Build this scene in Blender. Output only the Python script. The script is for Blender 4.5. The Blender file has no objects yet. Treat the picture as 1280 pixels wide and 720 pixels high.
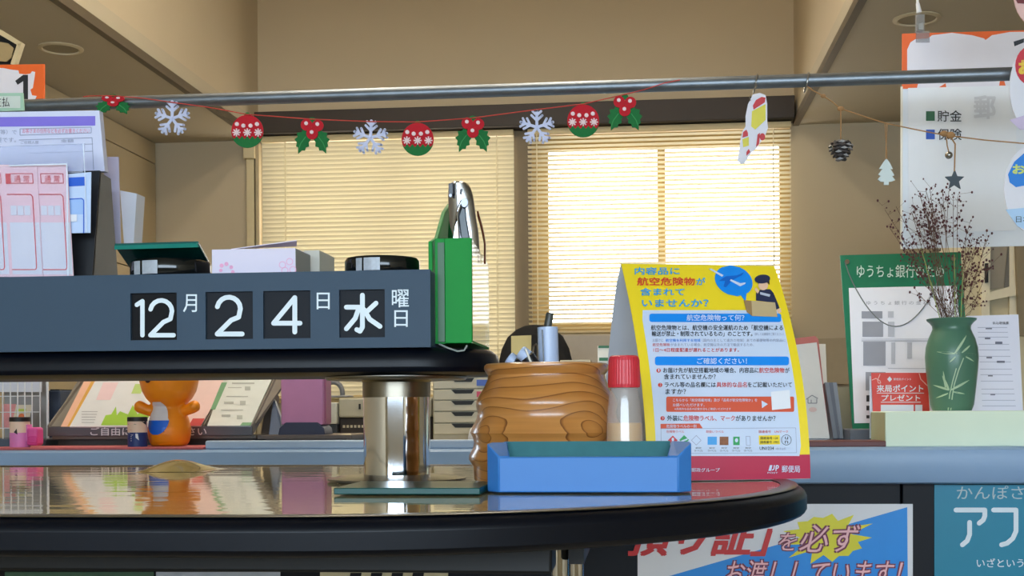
import bpy, math, random
from mathutils import Vector, Matrix
from mathutils.geometry import tessellate_polygon

# ------------------------------------------------------------------ camera
F = 1600.0; CY = 514.0; TH = math.atan(165 / F); ROLL = .0065; EYE = Vector((0, 0, 1.10))
fwd = Vector((-math.sin(TH), math.cos(TH), 0)); rgt0 = Vector((math.cos(TH), math.sin(TH), 0)); up0 = Vector((0, 0, 1))
rgt = rgt0 * math.cos(ROLL) - up0 * math.sin(ROLL)
upv = rgt0 * math.sin(ROLL) + up0 * math.cos(ROLL)
scene = bpy.context.scene
col = scene.collection
cd = bpy.data.cameras.new('camera'); cam = bpy.data.objects.new('camera', cd); col.objects.link(cam)
m3 = Matrix((rgt, upv, -fwd)).transposed()
cam.matrix_world = Matrix.Translation(EYE) @ m3.to_4x4()
cd.sensor_width = 36; cd.lens = 36 * F / 1280; cd.shift_y = (CY - 360) / 1280; cd.clip_start = .05; cd.clip_end = 200
scene.camera = cam

# ------------------------------------------------------------------ world, lights, exposure
scene.view_settings.view_transform = 'Standard'; scene.view_settings.look = 'None'
scene.view_settings.gamma = 1; scene.view_settings.use_curve_mapping = False
scene.view_settings.exposure = 0.2
w = bpy.data.worlds.new('overcast_sky'); scene.world = w; w.use_nodes = True
bg = w.node_tree.nodes['Background']; bg.inputs[0].default_value = (1.0, .985, .95, 1); bg.inputs[1].default_value = 5.2

def area_light(name, loc, target, sx, sy, energy, color):
    d = bpy.data.lights.new(name, 'AREA'); d.shape = 'RECTANGLE'; d.size = sx; d.size_y = sy; d.energy = energy; d.color = color
    o = bpy.data.objects.new(name, d); col.objects.link(o); o.location = loc
    o.rotation_euler = (Vector(target) - Vector(loc)).to_track_quat('-Z', 'Y').to_euler()
    return o
# daylight entering by the glazed entrance behind the camera
area_light('entrance_daylight', (0.3, -2.9, 1.80), (0.3, 2, 1.80), 4.5, 1.2, 112, (.46, .73, 1.0))

# ------------------------------------------------------------------ helpers
def lin(c):
    out = []
    for v in c:
        v = v / 255.0
        out.append(v / 12.92 if v <= .04045 else ((v + .055) / 1.055) ** 2.4)
    return (*out, 1)

def ray(x, y):
    return fwd + rgt * ((x - 640) / F) - upv * ((y - CY) / F)
def PY(x, y, Y):
    d = ray(x, y); return EYE + d * (Y / d.y)
def PZ(x, y, z):
    d = ray(x, y); return EYE + d * ((z - EYE.z) / d.z)
def PP(x, y, P0, n):
    d = ray(x, y); return EYE + d * ((P0 - EYE).dot(n) / d.dot(n))
def MY(Y, off=.0008):
    return lambda x, y: PY(x, y, Y - off)
def MP(P0, n, off=.0008):
    P1 = P0 + n.normalized() * off
    return lambda x, y: PP(x, y, P1, n)

MATS = {}
def mat(name, c, rough=.6, metal=0, var=.06, scale=30, bump=0, bscale=80, spec=.5, coat=0, emit=0, alpha=1, trans=0):
    if name in MATS: return MATS[name]
    m = bpy.data.materials.new(name); m.use_nodes = True; MATS[name] = m
    nt = m.node_tree; N = nt.nodes; L = nt.links; b = N['Principled BSDF']
    c1 = lin(c)
    tc = N.new('ShaderNodeTexCoord'); no = N.new('ShaderNodeTexNoise'); no.inputs['Scale'].default_value = scale
    no.inputs['Detail'].default_value = 3
    L.new(tc.outputs['Object'], no.inputs['Vector'])
    mx = N.new('ShaderNodeMix'); mx.data_type = 'RGBA'
    mx.inputs[6].default_value = tuple(v * (1 - var) for v in c1[:3]) + (1,)
    mx.inputs[7].default_value = tuple(min(1, v * (1 + var)) for v in c1[:3]) + (1,)
    L.new(no.outputs[0], mx.inputs[0]); L.new(mx.outputs[2], b.inputs['Base Color'])
    b.inputs['Roughness'].default_value = rough; b.inputs['Metallic'].default_value = metal
    b.inputs['Specular IOR Level'].default_value = spec; b.inputs['Coat Weight'].default_value = coat
    b.inputs['Alpha'].default_value = alpha; b.inputs['Transmission Weight'].default_value = trans
    if bump:
        n2 = N.new('ShaderNodeTexNoise'); n2.inputs['Scale'].default_value = bscale
        L.new(tc.outputs['Object'], n2.inputs['Vector'])
        bp = N.new('ShaderNodeBump'); bp.inputs['Strength'].default_value = bump; bp.inputs['Distance'].default_value = .002
        L.new(n2.outputs[0], bp.inputs['Height']); L.new(bp.outputs[0], b.inputs['Normal'])
    if emit:
        b.inputs['Emission Color'].default_value = c1; b.inputs['Emission Strength'].default_value = emit
    return m

def clear_mat(name, tint, gloss=.1, rough=.05, haze=0.0, hazec=(240, 240, 245)):
    if name in MATS: return MATS[name]
    m = bpy.data.materials.new(name); m.use_nodes = True; MATS[name] = m
    nt = m.node_tree; N = nt.nodes; L = nt.links; N.remove(N['Principled BSDF'])
    t = N.new('ShaderNodeBsdfTransparent'); t.inputs[0].default_value = lin(tint)
    g = N.new('ShaderNodeBsdfGlossy'); g.inputs[1].default_value = rough
    d = N.new('ShaderNodeBsdfDiffuse'); d.inputs[0].default_value = lin(hazec)
    a = N.new('ShaderNodeMixShader'); a.inputs[0].default_value = gloss; L.new(t.outputs[0], a.inputs[1]); L.new(g.outputs[0], a.inputs[2])
    b = N.new('ShaderNodeMixShader'); b.inputs[0].default_value = haze; L.new(a.outputs[0], b.inputs[1]); L.new(d.outputs[0], b.inputs[2])
    L.new(b.outputs[0], N['Material Output'].inputs[0])
    return m

def prop(o, label=None, cat=None, group=None, kind=None):
    if label: o['label'] = label
    if cat: o['category'] = cat
    if group: o['group'] = group
    if kind: o['kind'] = kind
    return o
def world_loc(o):
    l = Vector((0, 0, 0))
    while o: l = l + o.location; o = o.parent
    return l
def thing(name, label, cat, loc, group=None):
    o = bpy.data.objects.new(name, None); o.empty_display_size = .05; col.objects.link(o); o.location = loc
    return prop(o, label, cat, group)

class MB:
    def __init__(s): s.v = []; s.f = []
    def add(s, v, f):
        n = len(s.v); s.v += [Vector(p) for p in v]; s.f += [tuple(i + n for i in q) for q in f]; return s
    def box(s, x0, x1, y0, y1, z0, z1):
        return s.add([(x0, y0, z0), (x1, y0, z0), (x1, y1, z0), (x0, y1, z0), (x0, y0, z1), (x1, y0, z1), (x1, y1, z1), (x0, y1, z1)],
                     [(0, 3, 2, 1), (4, 5, 6, 7), (0, 1, 5, 4), (1, 2, 6, 5), (2, 3, 7, 6), (3, 0, 4, 7)])
    def obox(s, o, ex, ey, ez):
        o, ex, ey, ez = map(Vector, (o, ex, ey, ez))
        return s.add([o, o + ex, o + ex + ey, o + ey, o + ez, o + ex + ez, o + ex + ey + ez, o + ey + ez],
                     [(0, 3, 2, 1), (4, 5, 6, 7), (0, 1, 5, 4), (1, 2, 6, 5), (2, 3, 7, 6), (3, 0, 4, 7)])
    def slab(s, pts, t, towards=EYE):
        """polygon whose front is pts; thickness t goes away from `towards`"""
        pts = [Vector(p) for p in pts]; n = Vector((0, 0, 0))
        for i in range(len(pts)):
            a, b = pts[i], pts[(i + 1) % len(pts)]; n += a.cross(b)
        n.normalize(); c = sum(pts, Vector()) / len(pts)
        if n.dot(towards - c) < 0: pts.reverse(); n = -n
        k = len(pts); back = [p - n * t for p in pts]
        tri = tessellate_polygon([pts])
        f = [tuple(q) for q in tri]
        fix = []
        for q in f:
            nn = (pts[q[1]] - pts[q[0]]).cross(pts[q[2]] - pts[q[0]])
            fix.append(q if nn.dot(n) >= 0 else q[::-1])
        fs = fix + [tuple(i + k for i in q[::-1]) for q in fix] + [(i, i + k, (i + 1) % k + k, (i + 1) % k) for i in range(k)]
        return s.add(pts + back, fs)
    def face(s, pts):
        pts = [Vector(p) for p in pts]
        return s.add(pts, [tuple(q) for q in tessellate_polygon([pts])])
    def tube(s, pts, r, n=8, caps=True):
        pts = [Vector(p) for p in pts]; rs = r if isinstance(r, (list, tuple)) else [r] * len(pts)
        vs = []; prev = None
        for i, p in enumerate(pts):
            d = (pts[min(i + 1, len(pts) - 1)] - pts[max(i - 1, 0)]).normalized()
            if prev is None:
                a = Vector((0, 0, 1)) if abs(d.z) < .9 else Vector((1, 0, 0)); e1 = d.cross(a).normalized()
            else:
                e1 = (prev - d * prev.dot(d)).normalized()
            prev = e1; e2 = d.cross(e1)
            for k in range(n):
                t = 2 * math.pi * k / n; vs.append(p + (e1 * math.cos(t) + e2 * math.sin(t)) * rs[i])
        fs = []
        for i in range(len(pts) - 1):
            for k in range(n):
                a = i * n + k; b = i * n + (k + 1) % n; fs.append((a, b, b + n, a + n))
        if caps: fs.append(tuple(range(n))[::-1]); fs.append(tuple(range((len(pts) - 1) * n, len(pts) * n)))
        return s.add(vs, fs)
    def lathe(s, prof, c, n=32, sx=1, sy=1):
        c = Vector(c); vs = []; fs = []
        for r, z in prof:
            for k in range(n):
                t = 2 * math.pi * k / n; vs.append(c + Vector((r * sx * math.cos(t), r * sy * math.sin(t), z)))
        for i in range(len(prof) - 1):
            for k in range(n):
                a = i * n + k; b = i * n + (k + 1) % n; fs.append((a, b, b + n, a + n))
        fs.append(tuple(range(n))[::-1]); fs.append(tuple(range((len(prof) - 1) * n, len(prof) * n)))
        return s.add(vs, fs)
    def ball(s, c, rx, ry, rz, n=16, m=10):
        prof = []
        c = Vector(c); vs = []; fs = []
        for i in range(1, m):
            a = math.pi * i / m
            for k in range(n):
                t = 2 * math.pi * k / n; vs.append(c + Vector((rx * math.sin(a) * math.cos(t), ry * math.sin(a) * math.sin(t), -rz * math.cos(a))))
        for i in range(m - 2):
            for k in range(n):
                a = i * n + k; b = i * n + (k + 1) % n; fs.append((a, b, b + n, a + n))
        vs += [c - Vector((0, 0, rz)), c + Vector((0, 0, rz))]; q = (m - 1) * n
        for k in range(n):
            fs.append((k, q, (k + 1) % n)[::1] if False else ((k + 1) % n, k, q)); fs.append(((m - 2) * n + k, (m - 2) * n + (k + 1) % n, q + 1))
        return s.add(vs, fs)
    def rings(s, rings, cap=True):
        n = len(rings[0]); vs = [p for r in rings for p in r]; fs = []
        for i in range(len(rings) - 1):
            for k in range(n):
                a = i * n + k; b = i * n + (k + 1) % n; fs.append((a, b, b + n, a + n))
        if cap: fs.append(tuple(range(n))[::-1]); fs.append(tuple(range((len(rings) - 1) * n, len(rings) * n)))
        return s.add(vs, fs)
    def build(s, name, m, parent=None, loc=None, smooth=False, bevel=0, seg=2):
        L = Vector(loc) if loc is not None else Vector((0, 0, 0))
        W = world_loc(parent) + L if parent else L
        me = bpy.data.meshes.new(name); me.from_pydata([tuple(p - W) for p in s.v], [], s.f); me.validate()
        me.materials.append(m)
        if smooth:
            for p in me.polygons: p.use_smooth = True
            try: me.set_sharp_from_angle(angle=math.radians(40))
            except Exception: pass
        o = bpy.data.objects.new(name, me); col.objects.link(o); o.location = L
        if parent: o.parent = parent
        if bevel:
            b = o.modifiers.new('bevel', 'BEVEL'); b.width = bevel; b.segments = seg; b.limit_method = 'ANGLE'; b.angle_limit = math.radians(40)
            for p in me.polygons: p.use_smooth = True
            try: me.set_sharp_from_angle(angle=math.radians(40))
            except Exception: pass
        return o

def struct(name, mb, m, parent=None, **k):
    o = mb.build(name, m, parent, **k)
    if not parent: o['kind'] = 'structure'
    return o

# ---- flat print: everything is given in photograph pixels and laid on a surface by the map M
def near(p, i, e=.00008):
    return p + (EYE - p).normalized() * (e * i)
TCACHE = {}
def glyphs(body, bold):
    key = (body, bold)
    if key not in TCACHE:
        c = bpy.data.curves.new('t', 'FONT'); c.body = body; c.size = 1; c.resolution_u = 2; c.offset = bold; c.fill_mode = 'FRONT'
        o = bpy.data.objects.new('t', c); col.objects.link(o)
        me = bpy.data.meshes.new_from_object(o)
        vs = [(v.co.x, v.co.y) for v in me.vertices]; fs = [tuple(p.vertices) for p in me.polygons]
        bpy.data.objects.remove(o); bpy.data.curves.remove(c); bpy.data.meshes.remove(me)
        if not vs: vs = [(0, 0), (1, 0), (1, 1)]; fs = [(0, 1, 2)]
        TCACHE[key] = (vs, fs)
    return TCACHE[key]
def text(body, rect, M, m, parent, name='lettering', bold=.012, skew=0):
    fat = max(0, bold - .004); vs, fs = glyphs(body, 0); x0, y0, x1, y1 = rect
    ax = min(v[0] for v in vs); bx = max(v[0] for v in vs); ay = min(v[1] for v in vs); by = max(v[1] for v in vs)
    mb = MB(); k = (y1 - y0) / (by - ay) * fat
    for ii, (ox, oy) in enumerate(((0, 0),) if fat == 0 else ((-k, -k), (k, -k), (-k, k), (k, k))):
        out = []
        for vx, vy in vs:
            s = (vx - ax) / (bx - ax); t = (vy - ay) / (by - ay)
            out.append(M(x0 + ox + s * (x1 - x0) + skew * (t - .5) * (y1 - y0), y1 + oy - t * (y1 - y0)))
        mb.add([near(p_, ii) for p_ in out], fs)
    return mb.build(name, m, parent)
def art(pts, M, m, parent, name='print'):
    mb = MB(); mb.face([M(*p) for p in pts]); return mb.build(name, m, parent)
def rects(rs, M, m, parent, name='print'):
    mb = MB()
    for x0, y0, x1, y1 in rs: mb.add([M(x0, y1), M(x1, y1), M(x1, y0), M(x0, y0)], [(0, 1, 2, 3)])
    return mb.build(name, m, parent)
def rrect(x0, y0, x1, y1, r, n=5):
    p = []
    for cx, cy, a in ((x1 - r, y0 + r, -90), (x1 - r, y1 - r, 0), (x0 + r, y1 - r, 90), (x0 + r, y0 + r, 180)):
        for i in range(n + 1):
            t = math.radians(a + 90 * i / n); p.append((cx + r * math.cos(t), cy + r * math.sin(t)))
    return p
def oval(cx, cy, rx, ry=None, n=24, rot=0):
    ry = ry or rx; c, s = math.cos(rot), math.sin(rot); p = []
    for i in range(n):
        t = 2 * math.pi * i / n; a, b = rx * math.cos(t), ry * math.sin(t); p.append((cx + a * c - b * s, cy + a * s + b * c))
    return p
def stroke(paths, wd, M, m, parent, name='print', n=8):
    """round-capped pen strokes, wd = width in pixels"""
    mb = MB(); r = wd / 2; ii = 0
    for path in paths:
        for i, (x, y) in enumerate(path):
            pts = [(x + r * math.cos(2 * math.pi * k / 12), y + r * math.sin(2 * math.pi * k / 12)) for k in range(12)]
            if i in (0, len(path) - 1) or wd > 3: ii += 1; mb.add([near(M(*p), ii, .00003) for p in pts], [tuple(range(12))])
            if i:
                px, py = path[i - 1]; dx, dy = x - px, y - py; l = math.hypot(dx, dy) or 1; nx, ny = -dy / l * r, dx / l * r
                ii += 1; mb.add([near(p_, ii, .00003) for p_ in (M(px + nx, py + ny), M(x + nx, y + ny), M(x - nx, y - ny), M(px - nx, py - ny))], [(0, 1, 2, 3)])
    return mb.build(name, m, parent)
def arc(cx, cy, rx, ry, a0, a1, n=10):
    return [(cx + rx * math.cos(math.radians(a0 + (a1 - a0) * i / n)), cy + ry * math.sin(math.radians(a0 + (a1 - a0) * i / n))) for i in range(n + 1)]

# ------------------------------------------------------------------ common materials
WHITE = mat('paper_white', (232, 232, 238), .7, var=.02)
INK = mat('ink_black', (35, 36, 42), .6, var=.02)
BLACK = mat('black_plastic', (24, 26, 30), .35)
RED = mat('print_red', (214, 62, 44), .6, var=.02)
BLUEP = mat('print_blue', (0, 138, 235), .55, var=.02)
CHROME = mat('chrome', (225, 225, 228), .07, 1, var=.02)
STEEL = mat('brushed_steel', (150, 146, 138), .35, 1, var=.08)
WALL = mat('wall_paint', (190, 174, 146), .85, var=.03, scale=4, bump=.05, bscale=60)
CEIL = mat('ceiling_paint', (182, 170, 146), .9, var=.04, scale=3, bump=.05, bscale=40)

def emat(name, c, s):
    return mat(name, c, emit=s)

# ------------------------------------------------------------------ room
WX0, WX1, WY, LC, CX0, CX1, HC = -2.54, 2.9, 6.5, 2.52, -1.99, .755, 3.6
CYF = 2.2
FLOOR = mat('vinyl_floor', (150, 140, 122), .5, var=.08, scale=6)
struct('floor', MB().box(WX0 - .1, WX1 + .1, -3.1, 6.7, -.1, 0), FLOOR)
struct('ceiling', MB().box(WX0 - .1, CX0, -3.1, 6.7, LC, LC + .1).box(CX1, WX1 + .1, -3.1, 6.7, LC, LC + .1).box(CX0, CX1, -3.1, CYF, LC, LC + .1), CEIL)
struct('ceiling_recess', MB().box(CX0 - .1, CX1 + .1, CYF - .1, 6.7, HC, HC + .1), CEIL)
struct('wall_recess', MB().box(CX0 - .08, CX0, CYF, 6.5, LC + .1, HC).box(CX1, CX1 + .08, CYF, 6.5, LC + .1, HC).box(CX0 - .08, CX1 + .08, CYF - .08, CYF, LC + .1, HC), WALL)
# back wall around the two windows
W1 = (-1.955, -.63, 1.18, 2.52); W2 = (-.565, .735, 1.50, 2.52)
bw = MB()
bw.box(WX0 - .1, W1[0], WY, WY + .2, 0, LC).box(W1[0], W1[1], WY, WY + .2, 0, W1[2]).box(W1[1], W2[0], WY, WY + .2, 0, LC)
bw.box(W2[0], W2[1], WY, WY + .2, 0, W2[2]).box(W2[1], WX1 + .1, WY, WY + .2, 0, LC).box(CX0 - .08, CX1 + .08, WY, WY + .2, LC, HC)
struct('wall_back', bw, WALL)
CAB = mat('wardrobe_panel', (190, 172, 138), .6, var=.04, scale=5)
wl = struct('wall_left', MB().box(WX0 - .2, WX0 - .02, -3.1, 6.6, 0, LC), WALL)
struct('wall_right', MB().box(WX1, WX1 + .2, -3.1, 6.6, 0, LC), WALL)
ENTR = mat('aluminium_frame', (150, 150, 150), .4, .6)
struct('wall_front', MB().box(WX0, -2.0, -3.1, -2.95, 0, LC).box(2.6, WX1, -3.1, -2.95, 0, LC).box(-2.0, 2.6, -3.1, -2.95, 2.42, LC).box(-2.0, 2.6, -3.1, -2.95, 0, 1.18), WALL)
w3 = struct('window_3', MB().box(-2.0, -1.95, -3.06, -3.0, 1.18, 2.42).box(2.55, 2.6, -3.06, -3.0, 1.18, 2.42).box(-.45, -.4, -3.06, -3.0, 1.18, 2.42).box(1.05, 1.1, -3.06, -3.0, 1.18, 2.42).box(-1.95, 2.55, -3.06, -3.0, 1.18, 1.23).box(-1.95, 2.55, -3.06, -3.0, 2.37, 2.42), ENTR)
# wardrobe panels on the left wall
ys = [2.4, 3.3, 4.2, 5.05, 5.75, 6.49]
for i in range(len(ys) - 1):
    for z0, z1 in ((.05, 1.83), (1.835, 2.405), (2.41, 2.515)):
        struct('panel', MB().box(WX0 - .02, WX0, ys[i] + .003, ys[i + 1] - .003, z0, z1), CAB, wl, bevel=.002)
p = PY(171, 255, 6.0)
for y in (5.72, 5.10): struct('pull_handle', MB().box(WX0, WX0 + .012, y - .02, y, 1.90, 2.0), BLACK, wl)
# trims at the recess edge and the dark pelmet over the windows
TRIM = mat('dark_trim', (96, 84, 66), .5, var=.06)
struct('trim_1', MB().box(CX0 - .022, CX0 + .008, CYF - .02, 6.5, LC - .006, LC + .018).box(CX0 - .01, CX0 + .004, CYF - .02, 6.5, LC + .018, LC + .034), TRIM)
struct('trim_2', MB().box(CX1 - .008, CX1 + .022, CYF - .02, 6.5, LC - .006, LC + .018).box(CX1 - .004, CX1 + .01, CYF - .02, 6.5, LC + .018, LC + .034), TRIM)
PEL = mat('dark_brown_pelmet', (52, 42, 34), .6, var=.1, scale=8)
struct('trim_3', MB().box(CX0 + .02, CX1 - .012, 6.36, 6.5, 2.525, 2.635), PEL, bevel=.004)
struct('trim_4', MB().box(W1[1] - .022, W2[0] + .004, 6.455, 6.5, 1.2, 2.52), mat('pillar_brown', (120, 106, 84), .7))
FR = mat('window_frame_cream', (186, 160, 104), .5, var=.04)
GLASS = clear_mat('window_glass', (255, 255, 255), .03, .02)
def window(n, X0, X1, Z0, Z1, st, mid, top):
    fr = MB().box(X0, X0 + st, 6.53, 6.58, Z0, Z1).box(X1 - st * .6, X1, 6.53, 6.58, Z0, Z1).box(X0 + st, X1 - st * .6, 6.532, 6.578, Z1 - top, Z1).box(X0 + st, X1 - st * .6, 6.532, 6.578, Z0, Z0 + .05)
    fr.box(mid - .02, mid + .02, 6.534, 6.576, Z0 + .05, Z1 - top)
    o = struct('window_%d' % n, fr, FR)
    for a, b in ((X0 + st, mid - .02), (mid + .02, X1 - st * .6)):
        MB().box(a, b, 6.55, 6.556, Z0 + .05, Z1 - top).build('pane', GLASS, o)
    MB().box(X0, X1, 6.44, 6.53, Z0 - .03, Z0).build('window_sill', FR, o, bevel=.003)
window(1, *W1, .05, -1.29, .06)
window(2, *W2, .085, .095, .085)

# ------------------------------------------------------------------ venetian blinds
def slat_mat():
    m = bpy.data.materials.new('blind_slat'); m.use_nodes = True; N = m.node_tree.nodes; L = m.node_tree.links; N.remove(N['Principled BSDF'])
    d = N.new('ShaderNodeBsdfDiffuse'); t = N.new('ShaderNodeBsdfTranslucent'); a = N.new('ShaderNodeMixShader'); a.inputs[0].default_value = .052
    d.inputs[0].default_value = lin((226, 216, 186)); t.inputs[0].default_value = lin((236, 222, 182))
    L.new(d.outputs[0], a.inputs[1]); L.new(t.outputs[0], a.inputs[2]); L.new(a.outputs[0], N['Material Output'].inputs[0]); return m
SLAT = slat_mat()
def blind(X0, X1, Zb, Zt, ang, label, tapes):
    o = thing('venetian_blind', label, 'blind', ((X0 + X1) / 2, 6.43, Zb), 'venetian blinds at the back windows')
    L = X1 - X0; cx = (X0 + X1) / 2
    MB().box(X0, X1, 6.41, 6.45, Zt - .03, Zt).build('head_rail', mat('blind_rail', (206, 186, 140), .5), o, bevel=.003)
    sm = MB(); n = 5; wd = .025; vs = []
    for i in range(n):
        s = -.5 + i / (n - 1); h = .0022 * (1 - 4 * s * s); yy, zz = s * wd, h
        c, q = math.cos(ang), math.sin(ang); vs.append((yy * c - zz * q, yy * q + zz * c))
    for i in range(n - 1):
        sm.add([(cx + sx * L / 2, 6.43 + q[0], Zb + q[1]) for sx, q in ((-1, vs[i]), (1, vs[i]), (1, vs[i + 1]), (-1, vs[i + 1]))], [(0, 1, 2, 3)])
    me = None; z = Zt - .045; k = 0; pitch = .0228
    while z > Zb + .02:
        if me is None:
            s = sm.build('slat', SLAT, o, smooth=True); me = s.data; s.location = (0, 0, z - Zb)
        else:
            s = bpy.data.objects.new('slat', me); col.objects.link(s); s.parent = o; s.location = (0, 0, z - Zb)
        z -= pitch
    MB().box(X0, X1, 6.42, 6.44, Zb, Zb + .012).build('bottom_rail', mat('blind_rail', (206, 186, 140), .5), o, bevel=.002)
    for tx in tapes:
        MB().box(tx - .0025, tx + .0025, 6.4145, 6.416, Zb, Zt).build('ladder_cord', mat('blind_cord', (238, 226, 190), .8), o)
blind(-1.95, -.645, 1.17, 2.52, math.radians(-70), 'closed cream venetian blind over the left back window', [PY(358, 300, 6.43).x, PY(622, 300, 6.43).x])
blind(-.575, .73, 1.49, 2.52, math.radians(-20), 'open cream venetian blind glaring white over the right back window', [PY(672, 300, 6.43).x, PY(967, 300, 6.43).x])

# ------------------------------------------------------------------ ceiling fittings
LAMPW = mat('lamp_housing', (220, 216, 205), .5)
TUBE = emat('fluorescent_tube', (255, 246, 228), 18)
for lx_, ly, lb in ((-1.0, 2.75, 'left fluorescent ceiling lamp in the raised ceiling above the counter'), (-.25, 2.75, 'right fluorescent ceiling lamp in the raised ceiling above the counter'),
                    (-1.0, 4.05, 'left fluorescent ceiling lamp in the raised ceiling toward the windows'), (-.25, 4.05, 'right fluorescent ceiling lamp in the raised ceiling toward the windows')):
    t = thing('ceiling_lamp', lb, 'lamp', (lx_, ly, 3.52), 'fluorescent lamps in the raised ceiling')
    MB().box(lx_ - .12, lx_ + .12, ly - .62, ly + .62, 3.54, HC).build('housing', LAMPW, t, bevel=.01)
    for dx in (-.06, .06): MB().tube([(lx_ + dx, ly - .6, 3.515), (lx_ + dx, ly + .6, 3.515)], .016, 10).build('tube', TUBE, t)
    area_light('lamp_light', (lx_, ly, 3.49), (lx_, ly, 0), .24, 1.2, 6, (1, .94, .84))
DLR = mat('downlight_rim', (206, 190, 156), .5); DLI = mat('downlight_cup', (150, 138, 112), .6)
for (x, y, r, lb) in ((76, 60, .085, 'round unlit downlight in the left lower ceiling'), (1146, 23, .085, 'round unlit downlight in the right lower ceiling')):
    c = PZ(x, y, LC); t = thing('downlight', lb, 'downlight', (c.x, c.y, LC), 'recessed downlights')
    MB().lathe([(r, 0), (r, -.004), (r * .82, -.008), (r * .80, -.002)], c, 32).build('rim', DLR, t, smooth=True)
    MB().lathe([(r * .78, -.0025), (r * .3, -.0015), (.004, -.001)], c, 32).build('diffuser', DLI, t, smooth=True)
# square fixture cut by the left edge of the frame
t = thing('ceiling_fixture', 'cream framed box fixture under the ceiling at the upper left corner', 'fixture', PY(2, 78, 3.4))
fm = MY(3.4, 0)
MB().slab([fm(-30, 20), fm(26, 54), fm(17, 80), fm(-30, 80)], .02).build('box', BLACK, t)
FXM = mat('cream_plastic', (206, 190, 150), .5)
fb = MB()
for a, b, c2, d in (((-30, 18), (27, 53), (23, 57), (-30, 26)), ((27, 53), (18, 81), (13, 80), (21, 56))):
    fb.slab([PY(*q, 3.385) for q in (a, b, c2, d)], .02)
fb.build('frame', FXM, t)
MB().slab([PY(*q, 3.39) for q in ((-30, 48), (10, 54), (17, 60), (14, 72), (8, 77), (-30, 74))], .004).build('panel', mat('tan_plastic', (170, 148, 105), .5), t)
h_ = PY(-14, 40, 3.40); MB().tube([h_, Vector((h_.x, h_.y, HC if h_.x > CX0 else LC))], .012, 8).build('stem', FXM, t)
# conduit beside the left window
t = thing('wall_conduit', 'cream cable conduit with junction box beside the left window frame', 'conduit', PY(312, 300, 6.47))
a = PY(308, 184, 6.47); b = PY(318, 199, 6.47)
MB().box(a.x - .01, b.x + .01, 6.44, 6.5, b.z, a.z).build('junction_box', FXM, t, bevel=.004)
MB().box(a.x, b.x, 6.46, 6.5, .6, b.z).build('channel', FXM, t, bevel=.004)
MB().box(b.x + .008, b.x + .03, 6.455, 6.5, .6, 2.5).build('side_channel', mat('grey_beige', (176, 160, 128), .5), t, bevel=.004)

# ------------------------------------------------------------------ service counter
CT = 1.019; CF = 2.75
LEDGE = mat('counter_ledge', (136, 164, 198), .4, var=.03)
NAVY = mat('counter_front_navy', (15, 18, 27), .5, var=.08, spec=.25)
t = thing('service_counter', 'long service counter with pale grey ledge and dark navy front', 'counter', (0, 2.75, 0))
prof = [(CF + .9, CT), (CF + .012, CT), (CF + .003, CT - .006), (CF, CT - .018), (CF, CT - .06), (CF + .006, CT - .074), (CF + .02, CT - .078), (CF + .9, CT - .078)]
MB().rings([[Vector((X, y, z)) for y, z in prof] for X in (-2.4, 2.4)]).build('ledge', LEDGE, t, smooth=True)
xs = [-2.35, -1.0, -.17, .545, 1.55, 2.35]
for i in range(len(xs) - 1):
    MB().box(xs[i] + .002, xs[i + 1] - .002, CF + .05, CF + .08, .08, CT - .078).build('front_panel', NAVY, t, bevel=.002)
MB().box(-2.35, 2.35, CF + .08, CF + .85, .05, CT - .078).build('carcass', NAVY, t)
# raised white step on the ledge
a = PY(256, 551, 2.77); b = PY(600, 549, 2.77)
o = MB().box(a.x, b.x + .10, 2.77, 2.80, CT, a.z).build('raised_strip', mat('strip_white_blue', (176, 196, 222), .4), loc=((a.x + b.x) / 2, 2.785, CT), bevel=.004); prop(o, 'low pale blue white strip lying along the counter ledge', 'strip')
# dark edge bar of the shelf behind
# posters on the counter front
PF = CF + .05
def poster(x0, y0, x1, y1, m, label, name='poster', Y=PF, cat='poster'):
    P = [PY(x0, y0, Y - .004), PY(x1, y0, Y - .004), PY(x1, y1, Y - .004), PY(x0, y1, Y - .004)]
    o = thing(name, label, cat, P[3]); MB().slab(P, .003).build('sheet', m, o); return o
po = poster(797, 630, 1141, 880, WHITE, 'white and blue poster with yellow starburst on counter front')
M = MY(PF - .004)
art([(1134, 634), (1136, 876), (802, 876), (802, 730)], M, mat('poster_blue', (0, 140, 230), .4, var=.04), po, 'blue_field')
M2 = MY(PF - .0052)
star = []
for i in range(26):
    a = 2 * math.pi * i / 26; k = (1.0 if i % 2 == 0 else .66); jj = 1 + .16 * math.sin(i * 2.7)
    star.append((1034 + 56 * k * jj * math.cos(a), 672 + 33 * k * jj * math.sin(a)))
art(star, M2, mat('star_yellow', (226, 216, 20), .4, var=.03), po, 'starburst')
PINK = mat('poster_pink', (246, 190, 196), .5, var=.02); DKR = mat('poster_red', (206, 44, 48), .5, var=.02); MAR = mat('poster_maroon', (120, 40, 70), .5)
M3 = MY(PF - .0062); M4 = MY(PF - .007)
text('「預り証」', (770, 648, 962, 694), M3, DKR, po, bold=.03, skew=.3)
for body, rc in (('を', (974, 666, 996, 688)), ('必ず', (1002, 656, 1072, 690)), ('お渡ししています！', (908, 700, 1126, 732))):
    text(body, rc, M3, MAR, po, 'lettering_outline', bold=.05, skew=.25); text(body, rc, M4, PINK, po, bold=.006, skew=.25)
po = poster(1168, 606, 1420, 900, mat('poster_teal', (0, 128, 160), .4, var=.12, scale=2), 'teal poster with large white katakana at lower right')
text('かんぽさん', (1196, 607, 1304, 624), M, mat('pale_teal', (176, 196, 200), .5), po, bold=.0)
wl2 = mat('poster_white', (226, 236, 244), .5)
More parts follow.
